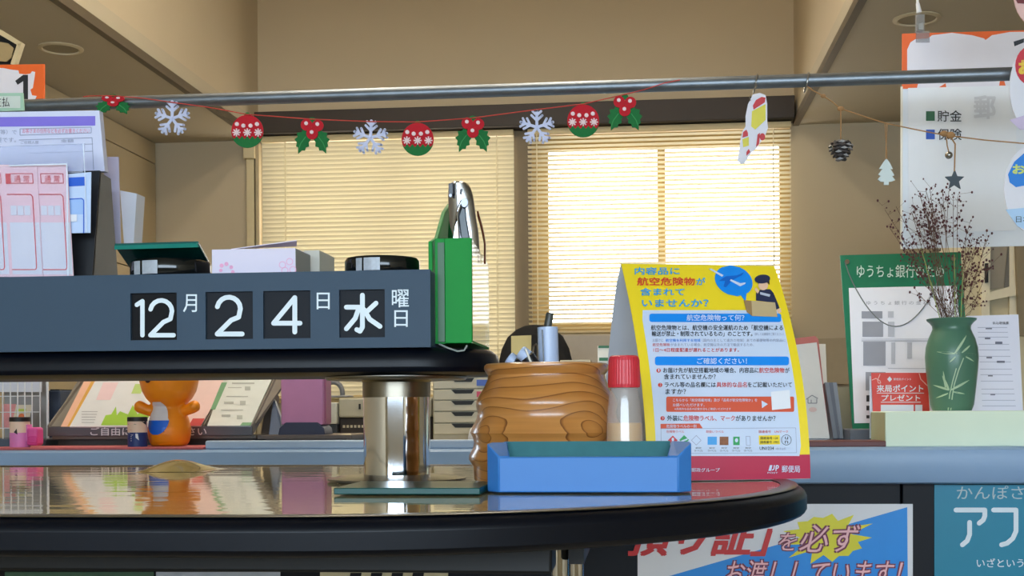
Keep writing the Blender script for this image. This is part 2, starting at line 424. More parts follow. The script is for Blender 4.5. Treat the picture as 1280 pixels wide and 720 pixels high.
stroke([[(1195, 637.5), (1231, 637.5), (1231, 645), (1229, 650), (1224, 654)], [(1212, 653), (1212, 668), (1209, 676), (1203, 681)],
        [(1242, 637.5), (1270, 637.5), (1270, 664), (1266, 673), (1259, 679), (1252, 681)]], 6, M, wl2, po, 'lettering')
text('いざというときに', (1221, 698, 1318, 709), M, wl2, po, bold=.01)
# strips of posters on the counter front low at the left
for x0, x1, c, lb in ((6, 192, (70, 110, 90), 'green poster low on the counter front at far left'), (195, 350, (196, 206, 224), 'pale blue poster low on the counter front'),
                      (400, 560, (214, 204, 170), 'cream poster with dark shapes low on the counter front')):
    po = poster(x0, 715, x1, 900, mat('sheet_%d' % x0, c, .5, var=.3, scale=14), lb)
    if x0 == 400:
        for k in range(4): art([(438 + k * 26, 716), (452 + k * 26, 716), (446 + k * 26, 760), (430 + k * 26, 760)], M, NAVY, po, 'dark_shape')

# ------------------------------------------------------------------ overhead pipe and hanging boards
PYY = 2.65
a = PY(-40, 133, PYY); b = PY(1330, 92, PYY); pz = (a.z + b.z) / 2
PIPE = mat('galvanised_pipe', (122, 128, 134), .42, .85, var=.2, scale=25, bump=.1, bscale=120)
pp = MB().tube([(WX0, PYY, pz), ((a.x + b.x) / 2, PYY, pz), (WX1, PYY, pz)], .0135, 20).build('overhead_pipe', PIPE, loc=(0, PYY, pz), smooth=True)
prop(pp, 'grey galvanised steel pipe running across above the counter', 'pipe')
BRD = 2.98
ORANGE = mat('board_orange', (244, 106, 36), .5, var=.03)
BW = mat('board_white', (236, 232, 240), .5, var=.02)
BW2 = mat('sheet_white', (236, 240, 246), .45, var=.02)
t = thing('hanging_board', 'white hanging service board with orange top at upper right', 'board', PY(1200, 310, BRD))
P = [PY(1128, 42, BRD), PY(1420, 34, BRD), PY(1420, 110, BRD), PY(1128, 110, BRD)]
MB().slab(P, .006).build('orange_board', ORANGE, t)
art([(1134, 110), (1134, 62), (1138, 53), (1144, 49), (1160, 48), (1165, 44), (1190, 41), (1215, 44), (1230, 48), (1232, 50), (1240, 44), (1262, 40), (1400, 38), (1400, 110)], MY(BRD), BW, t, 'white_field')
art([(1128, 102), (1148, 102), (1146, 111), (1128, 111)], MY(BRD - .0008), ORANGE, t, 'orange_patch')
art([(1174, 109), (1182, 104), (1183, 110)], MY(BRD - .0008), ORANGE, t, 'orange_patch')
art([(1250, 100), (1255, 100), (1257, 107), (1249, 107)], MY(BRD - .0008), ORANGE, t, 'orange_patch')
MB().slab([PY(1127, 108, BRD + .001), PY(1420, 104, BRD + .001), PY(1420, 304, BRD + .001), PY(1127, 311, BRD + .001)], .004).build('backing_sheet', BW2, t)
MB().slab([PY(1135, 110, BRD - .002), PY(1270, 107, BRD - .002), PY(1270, 288, BRD - .002), PY(1136, 291, BRD - .002)], .001).build('paper_sheet', mat('sheet_white2', (240, 242, 246), .6, var=.02), t)
MB().slab([PY(1126, 108, BRD - .003), PY(1128.5, 108, BRD - .003), PY(1128, 311, BRD - .003), PY(1126, 311, BRD - .003)], .004).build('edge_strip', mat('strip_ivory', (240, 232, 214), .4), t)
mm = MY(BRD - .0025)
rects([(1157.5, 139, 1168.5, 151)], mm, mat('square_green', (46, 104, 70), .5), t, 'green_square')
rects([(1157.5, 162, 1168.5, 174)], mm, mat('square_blue', (38, 88, 190), .5), t, 'blue_square')
text('貯金', (1172, 138, 1202, 152), mm, INK, t, bold=.01); text('保険', (1172, 161, 1202, 175), mm, INK, t, bold=.01)
FAINT = mat('faint_print', (216, 217, 222), .6)
text('郵', (1218, 120, 1244, 148), mm, FAINT, t, bold=.03)
CLEAR = clear_mat('clear_plastic', (244, 246, 248), .22, .08, .12)
t = thing('hanging_clip', 'clear plastic clip hooking the orange edged board to the ceiling', 'clip', PY(1149, 44, BRD - .004))
MB().tube([Vector((PY(1146.5, -60, BRD - .01).x, BRD - .01, LC)), PY(1147, 8, BRD - .01)], .003, 8).build('hanger_rod', mat('white_plastic', (228, 228, 230), .4), t)
MB().tube([PY(1147, 4, BRD - .01), PY(1149, 16, BRD - .01)], [.004, .006], 10).build('joint', mat('white_plastic', (228, 228, 230), .4), t)
MB().slab([PY(1145, 17, BRD - .012), PY(1156, 17, BRD - .012), PY(1156, 39, BRD - .012), PY(1145, 39, BRD - .012)], .012).build('clip_body', CLEAR, t, bevel=.002)
MB().slab([PY(1145, 39, BRD - .004), PY(1162, 39, BRD - .004), PY(1162, 53, BRD - .004), PY(1145, 53, BRD - .004)], .002).build('clip_jaw', CLEAR, t)
MB().slab([PY(1148.5, 29, BRD - .016), PY(1154, 29, BRD - .016), PY(1154, 37, BRD - .016), PY(1148.5, 37, BRD - .016)], .003).build('clip_spring', STEEL, t)
# numbered board at the left
t = thing('number_board', 'orange edged board with black number one at the left edge', 'board', PY(20, 126, BRD))
MB().slab([PY(-60, 82, BRD), PY(55, 80, BRD), PY(55, 123, BRD), PY(-60, 127, BRD)], .006).build('orange_board', ORANGE, t)
art([(-60, 84), (4, 85), (14, 87), (23, 88), (24, 92), (32, 93), (38, 92), (40, 89), (44, 90), (43, 98), (41, 110), (38, 112), (40, 119), (46, 120), (44, 124), (-60, 126)], MY(BRD), BW, t, 'white_field')
art([(19, 101), (29, 93.5), (35, 93.5), (35, 124), (29, 124), (29, 101.5), (22, 106)], MY(BRD - .001), INK, t, 'numeral')
for hx in (-34, -56):
    h_ = PY(hx, 84, BRD + .003); MB().tube([h_ - Vector((0, 0, .02)), Vector((h_.x, h_.y, HC if h_.x > CX0 else LC))], .0015, 6).build('hanging_rod', STEEL, t)
t = thing('price_tag', 'pale green edged paper tag hung on the pipe at far left', 'tag', PY(10, 138, 2.62))
MB().slab([PY(-40, 117, 2.625), PY(28.5, 116, 2.625), PY(30, 138, 2.625), PY(-40, 140, 2.625)], .004).build('green_edge', mat('tag_green', (176, 216, 192), .5), t)
rects([(-36, 120, 25.5, 135)], MY(2.625), mat('tag_white', (222, 232, 224), .5), t, 'paper')
text('支払', (-8, 121.5, 12, 133.5), MY(2.6235), INK, t, bold=.0)

# ------------------------------------------------------------------ christmas garland
DEC = 2.628
FRED = mat('felt_red', (192, 20, 38), .85, var=.1, scale=200); FGRN = mat('felt_green', (22, 112, 54), .85, var=.12, scale=200)
FWHT = mat('felt_white', (240, 214, 216), .85, var=.03); FLAKE = mat('felt_snow', (206, 212, 240), .8, var=.03); VEIN = mat('felt_vein', (60, 150, 84), .85)
def felt(pts, Y, m, parent, name, t=.003):
    return MB().slab([PY(x, y, Y) for x, y in pts], t).build(name, m, parent)
def ball_orn(cx, cy, label):
    o = thing('bauble_ornament', label, 'ornament', PY(cx, cy + 20, DEC), 'felt baubles on the garland')
    felt(oval(cx, cy - 19, 4, 4.5), DEC + .001, FGRN, o, 'cap')
    felt(oval(cx, cy, 20, 20.5, 30), DEC, FRED, o, 'disc')
    z = []
    for i in range(13):
        z.append((cx - 19.5 + i * 3.25, cy + 6 + (4 if i % 2 else 0)))
    low = arc(cx, cy, 20.3, 20.8, 17, 163, 14)
    felt([q for q in z] + low, DEC - .0028, FGRN, o, 'green_base', .002)
    for dx, dy in ((-13, -9), (-5, -7), (4, -7), (12, -9)): felt(oval(cx + dx, cy + dy, 2.6, n=10), DEC - .0028, FWHT, o, 'dot', .002)
    for dx in (-13.5, 0, 13.5):
        mb = MB()
        for k in range(4):
            a = math.pi * k / 4; c, s = math.cos(a), math.sin(a)
            mb.slab([PY(cx + dx + u * c - v * s, cy + 1.5 + u * s + v * c, DEC - .0026 - .0002 * k) for u, v in ((-5, -.8), (5, -.8), (5, .8), (-5, .8))], .001)
        mb.build('snow_star', FWHT, o)
def flake_orn(cx, cy, label, R=23, rot=0):
    o = MB(); Y = DEC
    loc = PY(cx, cy + R, DEC)
    for k in range(5):
        a = math.pi * .4 * k - math.pi / 2 + rot; c, s = math.cos(a), math.sin(a)
        def seg(p, q, wd):
            d = (q[0] - p[0], q[1] - p[1]); l = math.hypot(*d); nx, ny = -d[1] / l * wd, d[0] / l * wd
            pts = [(p[0] + nx, p[1] + ny), (q[0] + nx, q[1] + ny), (q[0] - nx, q[1] - ny), (p[0] - nx, p[1] - ny)]
            Y = DEC - .00006 * len(o.f) / 8
            o.slab([PY(cx + u * c - v * s, cy + u * s + v * c, Y) for u, v in pts], .003)
            o.slab([PY(cx + u * c - v * s, cy + u * s + v * c, Y) for u, v in oval(q[0], q[1], wd * 1.02, n=10)], .0035)
        seg((0, 0), (R - 2, 0), 1.75)
        for r0, l in ((8.5, 9), (15, 7)):
            for sg in (-1, 1): seg((r0, 0), (r0 + l * .72, sg * l * .75), 1.45)
    ob = o.build('snowflake_ornament', FLAKE, loc=loc); prop(ob, label, 'ornament', 'felt snowflakes on the garland')
def holly_orn(cx, cy, label, flat=1.0):
    o = thing('holly_ornament', label, 'ornament', PY(cx, cy + 22 * flat, DEC), 'felt holly sprigs on the garland')
    def leaf(sg):
        ax, ay = cx + sg * 3, cy + 2 * flat; pts = []
        L = ((1, 4), (5, -1), (11, -9), (13, -4), (19, -3), (18, 2), (22, 5), (19, 9), (20, 14), (17.5, 15), (17.5, 23), (13, 19), (9, 19), (8, 15), (4, 14), (4.5, 9))
        for u, v in L: pts.append((cx + sg * u, cy + v * flat))
        l = felt(pts, DEC + .001, FGRN, o, 'leaf')
        stroke([[(ax + sg * 5, ay), (ax + sg * 11, ay + 8 * flat), (ax + sg * 14, ay + 16 * flat)]], 1.1, MY(DEC), VEIN, l, 'vein')
    leaf(1); leaf(-1)
    felt(oval(cx, cy - 19 * flat, 4.5, 3.5 * flat), DEC - .0005, FGRN, o, 'cap')
    for dx, dy in ((-7, -13), (7, -12), (0, -2)):
        b = felt(oval(cx + dx, cy + dy * flat, 7.2, 7.2 * flat), DEC - .003 - .0006 * (dy + 13) / 10, FRED, o, 'berry')
        felt(oval(cx + dx - .5, cy + (dy - 2) * flat, 2.4, 2.4 * flat, n=10), DEC - .0055, FWHT, b, 'dot', .0015)
holly_orn(141, 130, 'flattened felt holly sprig resting on the pipe, leftmost of the garland', .55)
flake_orn(215, 148, 'felt snowflake below the pipe, first from the left')
ball_orn(309, 164, 'red and green felt bauble left of the window, first from the left')
holly_orn(390, 169, 'felt holly sprig hanging between the first bauble and a snowflake')
flake_orn(463, 172, 'felt snowflake hanging over the closed blind, middle one of three', rot=.05)
ball_orn(522, 174, 'red and green felt bauble at the middle of the garland')
holly_orn(591, 167, 'felt holly sprig hanging right of the middle bauble')
flake_orn(671, 159, 'felt snowflake hanging between the two windows, rightmost of three')
ball_orn(729, 151, 'red and green felt bauble over the bright window, rightmost of three')
holly_orn(781, 140, 'felt holly sprig at the right end of the garland')
pts = [(104, 121), (112, 120), (141, 119.5), (180, 123), (215, 128), (260, 134), (309, 143), (350, 146), (390, 149), (463, 152), (522, 152.5), (591, 147.5), (671, 137), (729, 130), (781, 118), (806, 112), (830, 104), (850, 100)]
s = MB().tube([PY(x, y, DEC - .004 if 110 < x < 845 else DEC) for x, y in pts], .0011, 6).build('garland_string', mat('string_red', (186, 60, 50), .8), loc=PY(463, 152, DEC))
prop(s, 'thin red string carrying the felt christmas garland', 'string')

# ring clips on the pipe
def ring(cx, label):
    c = PY(cx, 100, PYY); pts = []
    for i in range(25):
        a = 2 * math.pi * i / 24; pts.append(Vector((c.x + .004 * math.cos(a), PYY + .02 * math.sin(a), pz + .0195 * math.cos(a) - .004)))
    o = MB().tube(pts, .0014, 6).build('metal_ring', STEEL, loc=(c.x, PYY, pz)); prop(o, label, 'ring', 'metal rings on the pipe')
ring(944, 'small metal ring on the pipe above the die-cut card'); ring(1008, 'small metal ring on the pipe holding the twine')
# die-cut card
t = thing('die_cut_card', 'white die-cut card with red and yellow shapes hanging from ring', 'card', PY(930, 205, DEC))
CARD = mat('card_white', (226, 224, 234), .5, var=.02)
felt([(941, 118), (950, 116), (957, 119), (959, 130), (959, 150), (960, 160), (957, 168), (952, 176), (946, 185), (940, 190), (935, 197), (931, 204), (926, 205), (922, 201), (924, 188), (926, 172), (928, 164), (932, 158), (932, 145), (935, 130)], DEC, CARD, t, 'card', .002)
MC = MY(DEC)
YEL = mat('gift_yellow', (222, 210, 60), .5); CRED = mat('gift_red', (200, 36, 44), .5)
art([(940, 139), (957, 130), (957, 150), (944, 162), (939, 158)], MC, YEL, t, 'yellow_box')
art([(941, 132), (945, 125), (952, 121), (957, 122), (956, 128), (942, 137)], MC, CRED, t, 'red_top')
art([(928, 174), (936, 171), (936, 182), (929, 184)], MC, YEL, t, 'yellow_box'); art([(928, 172), (929, 165), (933, 162), (935, 166), (935, 170)], MC, CRED, t, 'red_top')
art(oval(953, 171, 3.5, 4.5), MC, CRED, t, 'red_dot'); art([(947, 168), (950, 166), (949, 180), (945, 184)], MC, CRED, t, 'red_stripe'); art([(933, 190), (936, 186), (938, 190), (933, 195)], MC, CRED, t, 'red_stripe')
MB().tube([PY(942, 112, DEC - .003), PY(946, 108, DEC - .003), PY(944, 103, DEC - .003)], .0012, 6).build('hook', STEEL, t)
MB().tube([PY(938, 126, DEC - .003), PY(937, 121, DEC - .003), PY(939, 118, DEC - .003)], .001, 6).build('small_hook', STEEL, t)
# twine and rustic ornaments
TW = mat('twine', (166, 124, 80), .9, var=.15, scale=300)
tw = [(1009, 108), (1016, 113), (1029, 120), (1040, 127), (1051, 136), (1070, 142), (1090, 149), (1107, 154), (1140, 161), (1170, 167), (1190, 170), (1230, 175), (1300, 181)]
mbt = MB().tube([PY(x, y, DEC) for x, y in tw], .0013, 6)
for kx, ky, kr in ((1029, 120, .004), (1051, 136, .005), (1180, 167, .006), (1188, 169, .007)): mbt.ball(PY(kx, ky, DEC), kr * 1.4, kr, kr, 8, 6)
prop(mbt.build('twine_garland', TW, loc=PY(1107, 154, DEC)), 'rough brown twine strung from the ring to the right', 'twine')
t = thing('pine_cone', 'dark pine cone hanging from the twine', 'pine cone', PY(1051, 200, DEC))
MB().tube([PY(1051, 137, DEC), PY(1051, 175, DEC)], .0014, 6).build('cord', TW, t)
PC = mat('cone_scale', (70, 62, 60), .6, var=.4, scale=120); PC2 = mat('cone_tip', (160, 156, 154), .7, var=.2)
pc = PY(1051, 186, DEC); MB().lathe([(.004, -.022), (.009, -.014), (.014, -.004), (.016, .006), (.012, .015), (.004, .019)], pc, 14).build('core', PC, t, smooth=True)
random.seed(5)
for row in range(6):
    zz = .013 - row * .0066; rr = (.017, .0215, .020, .0165, .0125, .008)[row]; nn = (8, 10, 9, 8, 7, 5)[row]
    for k in range(nn):
        a = 2 * math.pi * (k + .5 * (row % 2)) / nn; d = Vector((math.cos(a), math.sin(a), 0)); tn = Vector((-math.sin(a), math.cos(a), 0))
        p = pc + d * (rr - .004) + Vector((0, 0, zz)); q = p + d * .006 + Vector((0, 0, -.002))
        s = MB().add([p - tn * .004, p + tn * .004, q + tn * .0075, q + d * .002 - Vector((0, 0, .002)), q - tn * .0075, q + Vector((0, 0, .004))], [(0, 1, 2, 5), (0, 5, 4), (5, 2, 3), (5, 3, 4), (0, 4, 3, 2, 1)]).build('scale', PC2 if random.random() < .3 else PC, t)
t = thing('tree_ornament', 'white cut-out fir tree hanging from the twine', 'ornament', PY(1108, 231, DEC))
felt([(1108, 198), (1112, 203), (1116, 211), (1113, 211), (1118, 219), (1115, 220), (1119, 225), (1114, 227), (1111, 227), (1111, 231), (1105, 231), (1105, 227), (1101, 227), (1097, 224), (1101, 220), (1098, 218), (1103, 211), (1099, 211), (1104, 203)], DEC, mat('tree_white', (214, 224, 222), .7), t, 'tree', .004)
MB().tube([PY(1106, 154, DEC - .002), PY(1109, 199, DEC - .002)], .0009, 5).build('cord', TW, t); MB().tube([PY(1109, 154, DEC - .002), PY(1107, 199, DEC - .002)], .0009, 5).build('cord', TW, t)
t = thing('jingle_bell', 'tiny silver bell hanging from the twine knot', 'bell', PY(1186, 199, DEC))
MB().ball(PY(1186, 194, DEC), .0075, .0075, .0075, 16, 10).build('bell', mat('bell_silver', (170, 166, 160), .25, 1), t, smooth=True)
MB().tube([PY(1183, 172, DEC), PY(1184, 182, DEC), PY(1186, 190, DEC)], .0012, 6).build('cord', TW, t)
t = thing('star_ornament', 'dark grey star hanging from the twine', 'ornament', PY(1193, 238, DEC))
sp = []
for i in range(10):
    a = -math.pi / 2 + math.pi * i / 5; r = 12.5 if i % 2 == 0 else 5.6; sp.append((1193.5 + r * math.cos(a), 225 + r * 1.08 * math.sin(a)))
felt(sp, DEC, mat('star_slate', (74, 84, 92), .8, var=.1), t, 'star', .005)
MB().tube([PY(1189, 172, DEC), PY(1194, 180, DEC), PY(1193, 214, DEC)], .0015, 6).build('cord', TW, t)
# oval cards at the right edge
def fan(cx, cy, rx, ry, m, label, Y=2.60):
    o = thing('oval_card', label, 'card', PY(cx, cy + ry, Y), 'oval cards hung at the right edge')
    felt(oval(cx, cy, rx, ry, 36), Y, m, o, 'card', .003); return o
FP = mat('fan_pink', (230, 186, 178), .5); FW = mat('fan_white', (228, 226, 234), .5)
o = fan(1305, -8, 38, 46, FP, 'pale pink oval card at the top right corner')
art([(1270, 0), (1300, -4), (1300, 6), (1272, 4)], MY(2.60), mat('fan_maroon', (120, 40, 44), .5), o, 'band')
o = fan(1298, 110, 36, 58, FW, 'white oval card with red drop shape at right edge')
art(oval(1290, 82, 21, 25, 24), MY(2.60), mat('fan_red', (204, 36, 56), .5), o, 'red_shape')
text('お', (1274, 76, 1288, 92), MY(2.599), mat('fan_gold', (240, 200, 60), .5), o, bold=.05)
art([(1262, 150), (1300, 138), (1325, 145), (1310, 162), (1275, 162)], MY(2.60), mat('fan_lilac', (206, 188, 216), .5), o, 'lilac_field')
art([(1267, 52), (1280, 48), (1280, 53), (1268, 58)], MY(2.60), INK, o, 'dark_band')
o = fan(1298, 236, 43, 58, FW, 'white and blue oval card lowest at right edge')
art([(1260, 218), (1268, 202), (1284, 188), (1310, 188), (1310, 226), (1280, 232), (1270, 234), (1262, 228)], MY(2.60), mat('fan_blue', (0, 126, 220), .5), o, 'blue_shape')
text('お', (1266, 206, 1281, 217), MY(2.599), mat('fan_yellow', (206, 222, 110), .5), o, bold=.04)
art([(1257, 262), (1300, 258), (1338, 262), (1326, 280), (1298, 293.5), (1272, 283)], MY(2.60), mat('fan_sky', (176, 208, 240), .5), o, 'sky_field')
text('日本', (1270, 270, 1288, 278), MY(2.599), INK, o, bold=.0)
#PART2
# ------------------------------------------------------------------ office behind the counter
BEIGE = mat('office_beige', (186, 178, 156), .5, var=.03); DKSLOT = mat('slot_black', (22, 22, 22), .6)
CABT = .985
cb = thing('low_cabinet', 'long low grey office cabinet behind the counter', 'cabinet', (-.3, 4.1, 0))
MB().box(-1.9, 1.3, 3.70, 4.34, .06, CABT - .02).build('body', mat('cabinet_grey', (150, 148, 140), .5), cb, bevel=.004)
MB().box(-1.92, 1.32, 3.68, 4.36, CABT - .02, CABT).build('top', BEIGE, cb, bevel=.003)
MB().box(-1.88, 1.28, 3.72, 4.32, 0, .06).build('plinth', DKSLOT, cb)
for i in range(4): MB().box(-1.89 + i * .8, -1.11 + i * .8, 3.692, 3.70, .08, CABT - .03).build('door', mat('cabinet_grey', (150, 148, 140), .5), cb, bevel=.002)
# letter drawers
DY = 3.88
a = PY(541, 545, DY); b = PY(660, 455, DY)
t = thing('drawer_cabinet', 'beige desktop drawer unit with dark handle slots', 'drawers', (a.x, DY + .15, CABT))
MB().box(a.x, b.x, DY + .006, DY + .32, CABT, PY(570, 462, DY).z).build('body', BEIGE, t, bevel=.003)
tops = [463, 472, 486.5, 500.5, 514.5, 529, 543.5]
for i in range(len(tops) - 1):
    z1 = PY(570, tops[i], DY).z - .0015; z0 = PY(570, tops[i + 1], DY).z + .0015
    d = MB().box(a.x + .004, b.x - .004, DY - .004, DY + .01, z0, z1).build('drawer', BEIGE, t, bevel=.002)
    c1 = PY(561, 0, DY).x; c2 = PY(590, 0, DY).x; y = DY - .006
    MB().slab([(c1, y, z1), (c2, y, z1), (c2 - .008, y, z1 - .012), (c1 + .012, y, z1 - .012)], .001).build('handle_slot', DKSLOT, d)
    if i in (1, 2, 3):
        l1 = PY(593, 0, DY).x; l2 = PY(609, 0, DY).x
        MB().box(l1, l2, y - .001, y, z0 + .008, z1 - .006).build('name_label', mat('label_%d' % i, ((70, 96, 170), (190, 60, 90), (210, 210, 216))[i - 1], .5), d)
# white round-topped object beside drawers
a = PY(592, 545, 3.6); o = MB().lathe([(.035, 0), (.036, .04), (.03, .062), (.018, .074), (.003, .078)], (PY(600, 545, 3.75).x, 3.75, CABT), 24).build('white_cover', mat('cover_white', (214, 216, 222), .6), loc=(PY(600, 545, 3.75).x, 3.75, CABT), smooth=True)
prop(o, 'small white domed cover beside the wooden pen cup', 'cover')
# printer and trays behind the shelf column
t = thing('office_printer', 'beige office printer behind the chrome column', 'printer', (PY(440, 520, 3.95).x, 4.0, CABT))
a = PY(424, 522, 3.95); b = PY(540, 497, 3.95)
MB().box(a.x, b.x, 3.95, 4.25, CABT, a.z).build('lower_body', mat('printer_dark', (48, 40, 38), .5), t, bevel=.004)
MB().box(a.x, b.x, 3.94, 4.26, a.z, b.z).build('upper_body', mat('printer_beige', (176, 170, 150), .5), t, bevel=.006)
c = PY(436, 512, 3.93)
for k in range(2): MB().box(c.x + .03 + k * .016, c.x + .036 + k * .016, 3.936, 3.94, b.z - .035, b.z - .018).build('button', DKSLOT, t)
for k in range(9): MB().box(a.x + .012 + k * .012, a.x + .019 + k * .012, 3.947, 3.95, a.z - .032, a.z - .024).build('vent_slot', BEIGE, t)
t = thing('tape_dispenser', 'grey desk tape dispenser behind the pink box', 'tape dispenser', PY(417, 490, 4.0))
a = PY(405, 492, 4.0); b = PY(428, 474, 4.0); cx = (a.x + b.x) / 2; zb = PY(417, 496, 4.0).z
pts = [(cx + .03 * math.cos(math.pi * i / 12), 4.0, zb + .012 + .035 * math.sin(math.pi * i / 12)) for i in range(13)]
MB().tube([(cx + .03, 4.0, zb)] + pts + [(cx - .03, 4.0, zb)], .008, 8).build('arch', mat('dispenser_grey', (110, 110, 112), .5), t, smooth=True)
MB().box(cx - .035, cx + .06, 3.97, 4.03, PY(440, 496.5, 3.95).z, zb + .004).build('base', mat('dispenser_grey', (110, 110, 112), .5), t, bevel=.004)
t = thing('paper_tray', 'pale grey document tray left of the printer', 'tray', PY(410, 530, 3.93))
a = PY(404, 530, 3.93); b = PY(421, 503, 3.93)
MB().box(a.x - .05, b.x, 3.93, 4.0, CABT, a.z).build('lower_shelf', mat('tray_dark', (46, 52, 60), .5), t, bevel=.003)
MB().box(a.x - .05, b.x, 3.925, 4.0, a.z, b.z).build('upper_box', mat('tray_pale', (196, 196, 186), .5), t, bevel=.003)
t = thing('paper_pile', 'white papers with green print behind the pen cup', 'papers', PY(722, 455, 4.1))
zz = PY(720, 450, 4.1).z
MB().box(PY(700, 450, 4.1).x, PY(738, 450, 4.1).x, 4.1, 4.3, CABT, zz).build('lower_stack', BEIGE, t, bevel=.002)
MB().box(PY(747, 450, 4.1).x, PY(776, 450, 4.1).x, 4.1, 4.3, CABT, PY(757, 432, 4.1).z).build('side_stack', mat('stack_white', (226, 226, 220), .6), t, bevel=.002)
rects([(749, 447, 762, 451), (748, 432, 764, 435)], MY(4.098), mat('stack_green', (60, 120, 90), .6), t, 'green_print')
# chair
t = thing('office_chair', 'black office chair with rounded back behind the pen cup', 'chair', (PY(670, 450, 5.2).x, 5.25, 0))
cxx = PY(668, 450, 5.2).x; zt_ = PY(668, 405, 5.2).z; CH = mat('chair_black', (26, 24, 23), .9, var=.2, scale=60)
ringz = []
for i, (hw, dz) in enumerate(((.14, -.55), (.16, -.40), (.165, -.28), (.158, -.18), (.14, -.10), (.115, -.05), (.08, -.02), (.045, -.004), (.01, 0))):
    ringz.append([Vector((cxx + hw * math.cos(2 * math.pi * k / 24), 5.25 + .045 * math.sin(2 * math.pi * k / 24) * min(1, hw / .1), zt_ + dz)) for k in range(24)])
MB().rings(ringz).build('backrest', CH, t, smooth=True)
MB().box(cxx - .24, cxx + .24, 4.78, 5.22, .44, .52).build('seat', CH, t, bevel=.03, seg=3)
MB().tube([(cxx, 5.25, .47), (cxx, 5.27, .75), (cxx, 5.27, zt_ - .4)], .02, 8).build('back_bar', BLACK, t)
MB().tube([(cxx, 5.0, .08), (cxx, 5.0, .45)], .03, 10).build('gas_post', BLACK, t)
for k in range(5):
    a_ = 2 * math.pi * k / 5; l = MB().tube([(cxx, 5.0, .1), (cxx + .28 * math.cos(a_), 5.0 + .28 * math.sin(a_), .06)], .018, 8).build('leg', BLACK, t)
    MB().ball((cxx + .28 * math.cos(a_), 5.0 + .28 * math.sin(a_), .03), .03, .03, .03, 10, 8).build('caster', BLACK, l)
# covered equipment below right window
a = PY(692, 411, 6.2); b = PY(1000, 450, 6.2)
t = thing('office_locker', 'grey metal locker under the right window', 'locker', ((a.x + b.x) / 2, 6.3, 0))
MB().box(a.x, .60, 6.18, 6.49, .02, 1.47).build('body', mat('locker_grey', (176, 164, 146), .45), t, bevel=.01)
for k in range(3): MB().box(a.x + .01 + k * .36, a.x + .36 + k * .36, 6.17, 6.18, .06, 1.30).build('door', mat('locker_grey', (176, 164, 146), .45), t, bevel=.003)
# cream cabinet with glass at the right
CREAM = mat('cabinet_cream', (232, 222, 194), .5)
a = PY(1205, 420, 5.0); t = thing('glass_cabinet', 'cream cabinet with sloping glass panel at the right edge', 'cabinet', (a.x + .2, 5.2, 0))
zt2 = 1.95
MB().box(a.x, a.x + .9, 5.02, 5.4, 0, zt2).build('body', mat('cabinet_tan', (206, 194, 160), .6), t, bevel=.003)
def gp(pts, Y, th, m, n): return MB().slab([PY(x, y, Y) for x, y in pts], th).build(n, m, t)
gp([(1227, 250), (1239, 250), (1237, 400), (1227, 400)], 5.0, .02, CREAM, 'left_stile')
gp([(1262, 250), (1274, 250), (1274, 400), (1262, 400)], 5.0, .02, CREAM, 'right_stile')
gp([(1234, 366), (1270, 356), (1270, 369), (1230, 377)], 4.99, .02, CREAM, 'sloping_rail')
gp([(1239, 250), (1262, 250), (1257, 359), (1237, 362)], 5.012, .006, mat('cabinet_pane', (150, 140, 124), .15), 'pane')
gp([(1261, 300), (1266, 356), (1255, 361)], 5.005, .004, mat('pane_dark', (96, 90, 78), .3), 'open_gap')
gp([(1232, 329), (1235.5, 329), (1235.5, 353), (1232, 353)], 4.985, .015, DKSLOT, 'handle')
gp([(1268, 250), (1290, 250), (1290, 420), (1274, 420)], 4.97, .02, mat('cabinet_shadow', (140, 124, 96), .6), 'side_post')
# pin-board on the wall at the right
t = thing('wall_chart', 'beige fabric notice panel on the wall behind the leaflets', 'notice panel', PY(1030, 470, 6.42))
MB().slab([PY(1004, 424, 6.4), PY(1062, 422, 6.4), PY(1062, 480, 6.4), PY(1004, 480, 6.4)], .03).build('panel', mat('panel_beige', (170, 154, 126), .8, var=.05), t)

# ------------------------------------------------------------------ things on the service counter
# wire rack at far left
WIRE = mat('white_wire', (222, 224, 226), .4)
RY = 2.98
t = thing('wire_rack', 'white wire grid rack at the left end of counter', 'rack', PY(30, 552, RY))
ztop = PY(30, 440, RY).z; zl = CT + .02
for x in (3.5, 13, 22, 31, 40, 50): p = PY(x, 500, RY); MB().tube([(p.x, RY, zl), (p.x, RY, ztop)], .0016, 6).build('wire', WIRE, t)
for x in (-6, -16, -26): p = PY(x, 500, RY); MB().tube([(p.x, RY, zl), (p.x, RY, ztop)], .0016, 6).build('wire', WIRE, t)
for y in (495, 515, 535): p = PY(50, y, RY); q = PY(-30, y, RY); MB().tube([(q.x, RY + .003, p.z), (p.x, RY + .003, p.z)], .0013, 6).build('wire', WIRE, t)
p = PY(59.5, 500, RY); MB().tube([(p.x, RY, CT), (p.x, RY, ztop)], .0032, 8).build('post', WIRE, t)
q = PY(-30, 545, RY); MB().box(q.x, p.x + .01, RY - .03, RY + .16, CT, CT + .022).build('base_tray', mat('rack_base', (70, 78, 90), .5), t, bevel=.003)
MB().box(q.x, PY(60, 500, RY + .15).x, RY + .14, RY + .145, CT + .02, ztop).build('back_panel', mat('rack_back', (150, 150, 150), .4), t)
def flat_card(x0, y0, x1, y1, Y, m, name, label, cat, dx=0):
    P = [PY(x0 + dx, y0, Y), PY(x1 + dx, y0, Y), PY(x1, y1, Y), PY(x0, y1, Y)]
    o = thing(name, label, cat, PY((x0 + x1) / 2, y1, Y)); MB().slab(P, .0015).build('sheet', m, o); return o
o = flat_card(-20, 440, 52, 490, RY + .06, mat('leaf_white', (216, 220, 230), .5), 'leaflet', 'white leaflet at the top of the wire rack', 'leaflet')
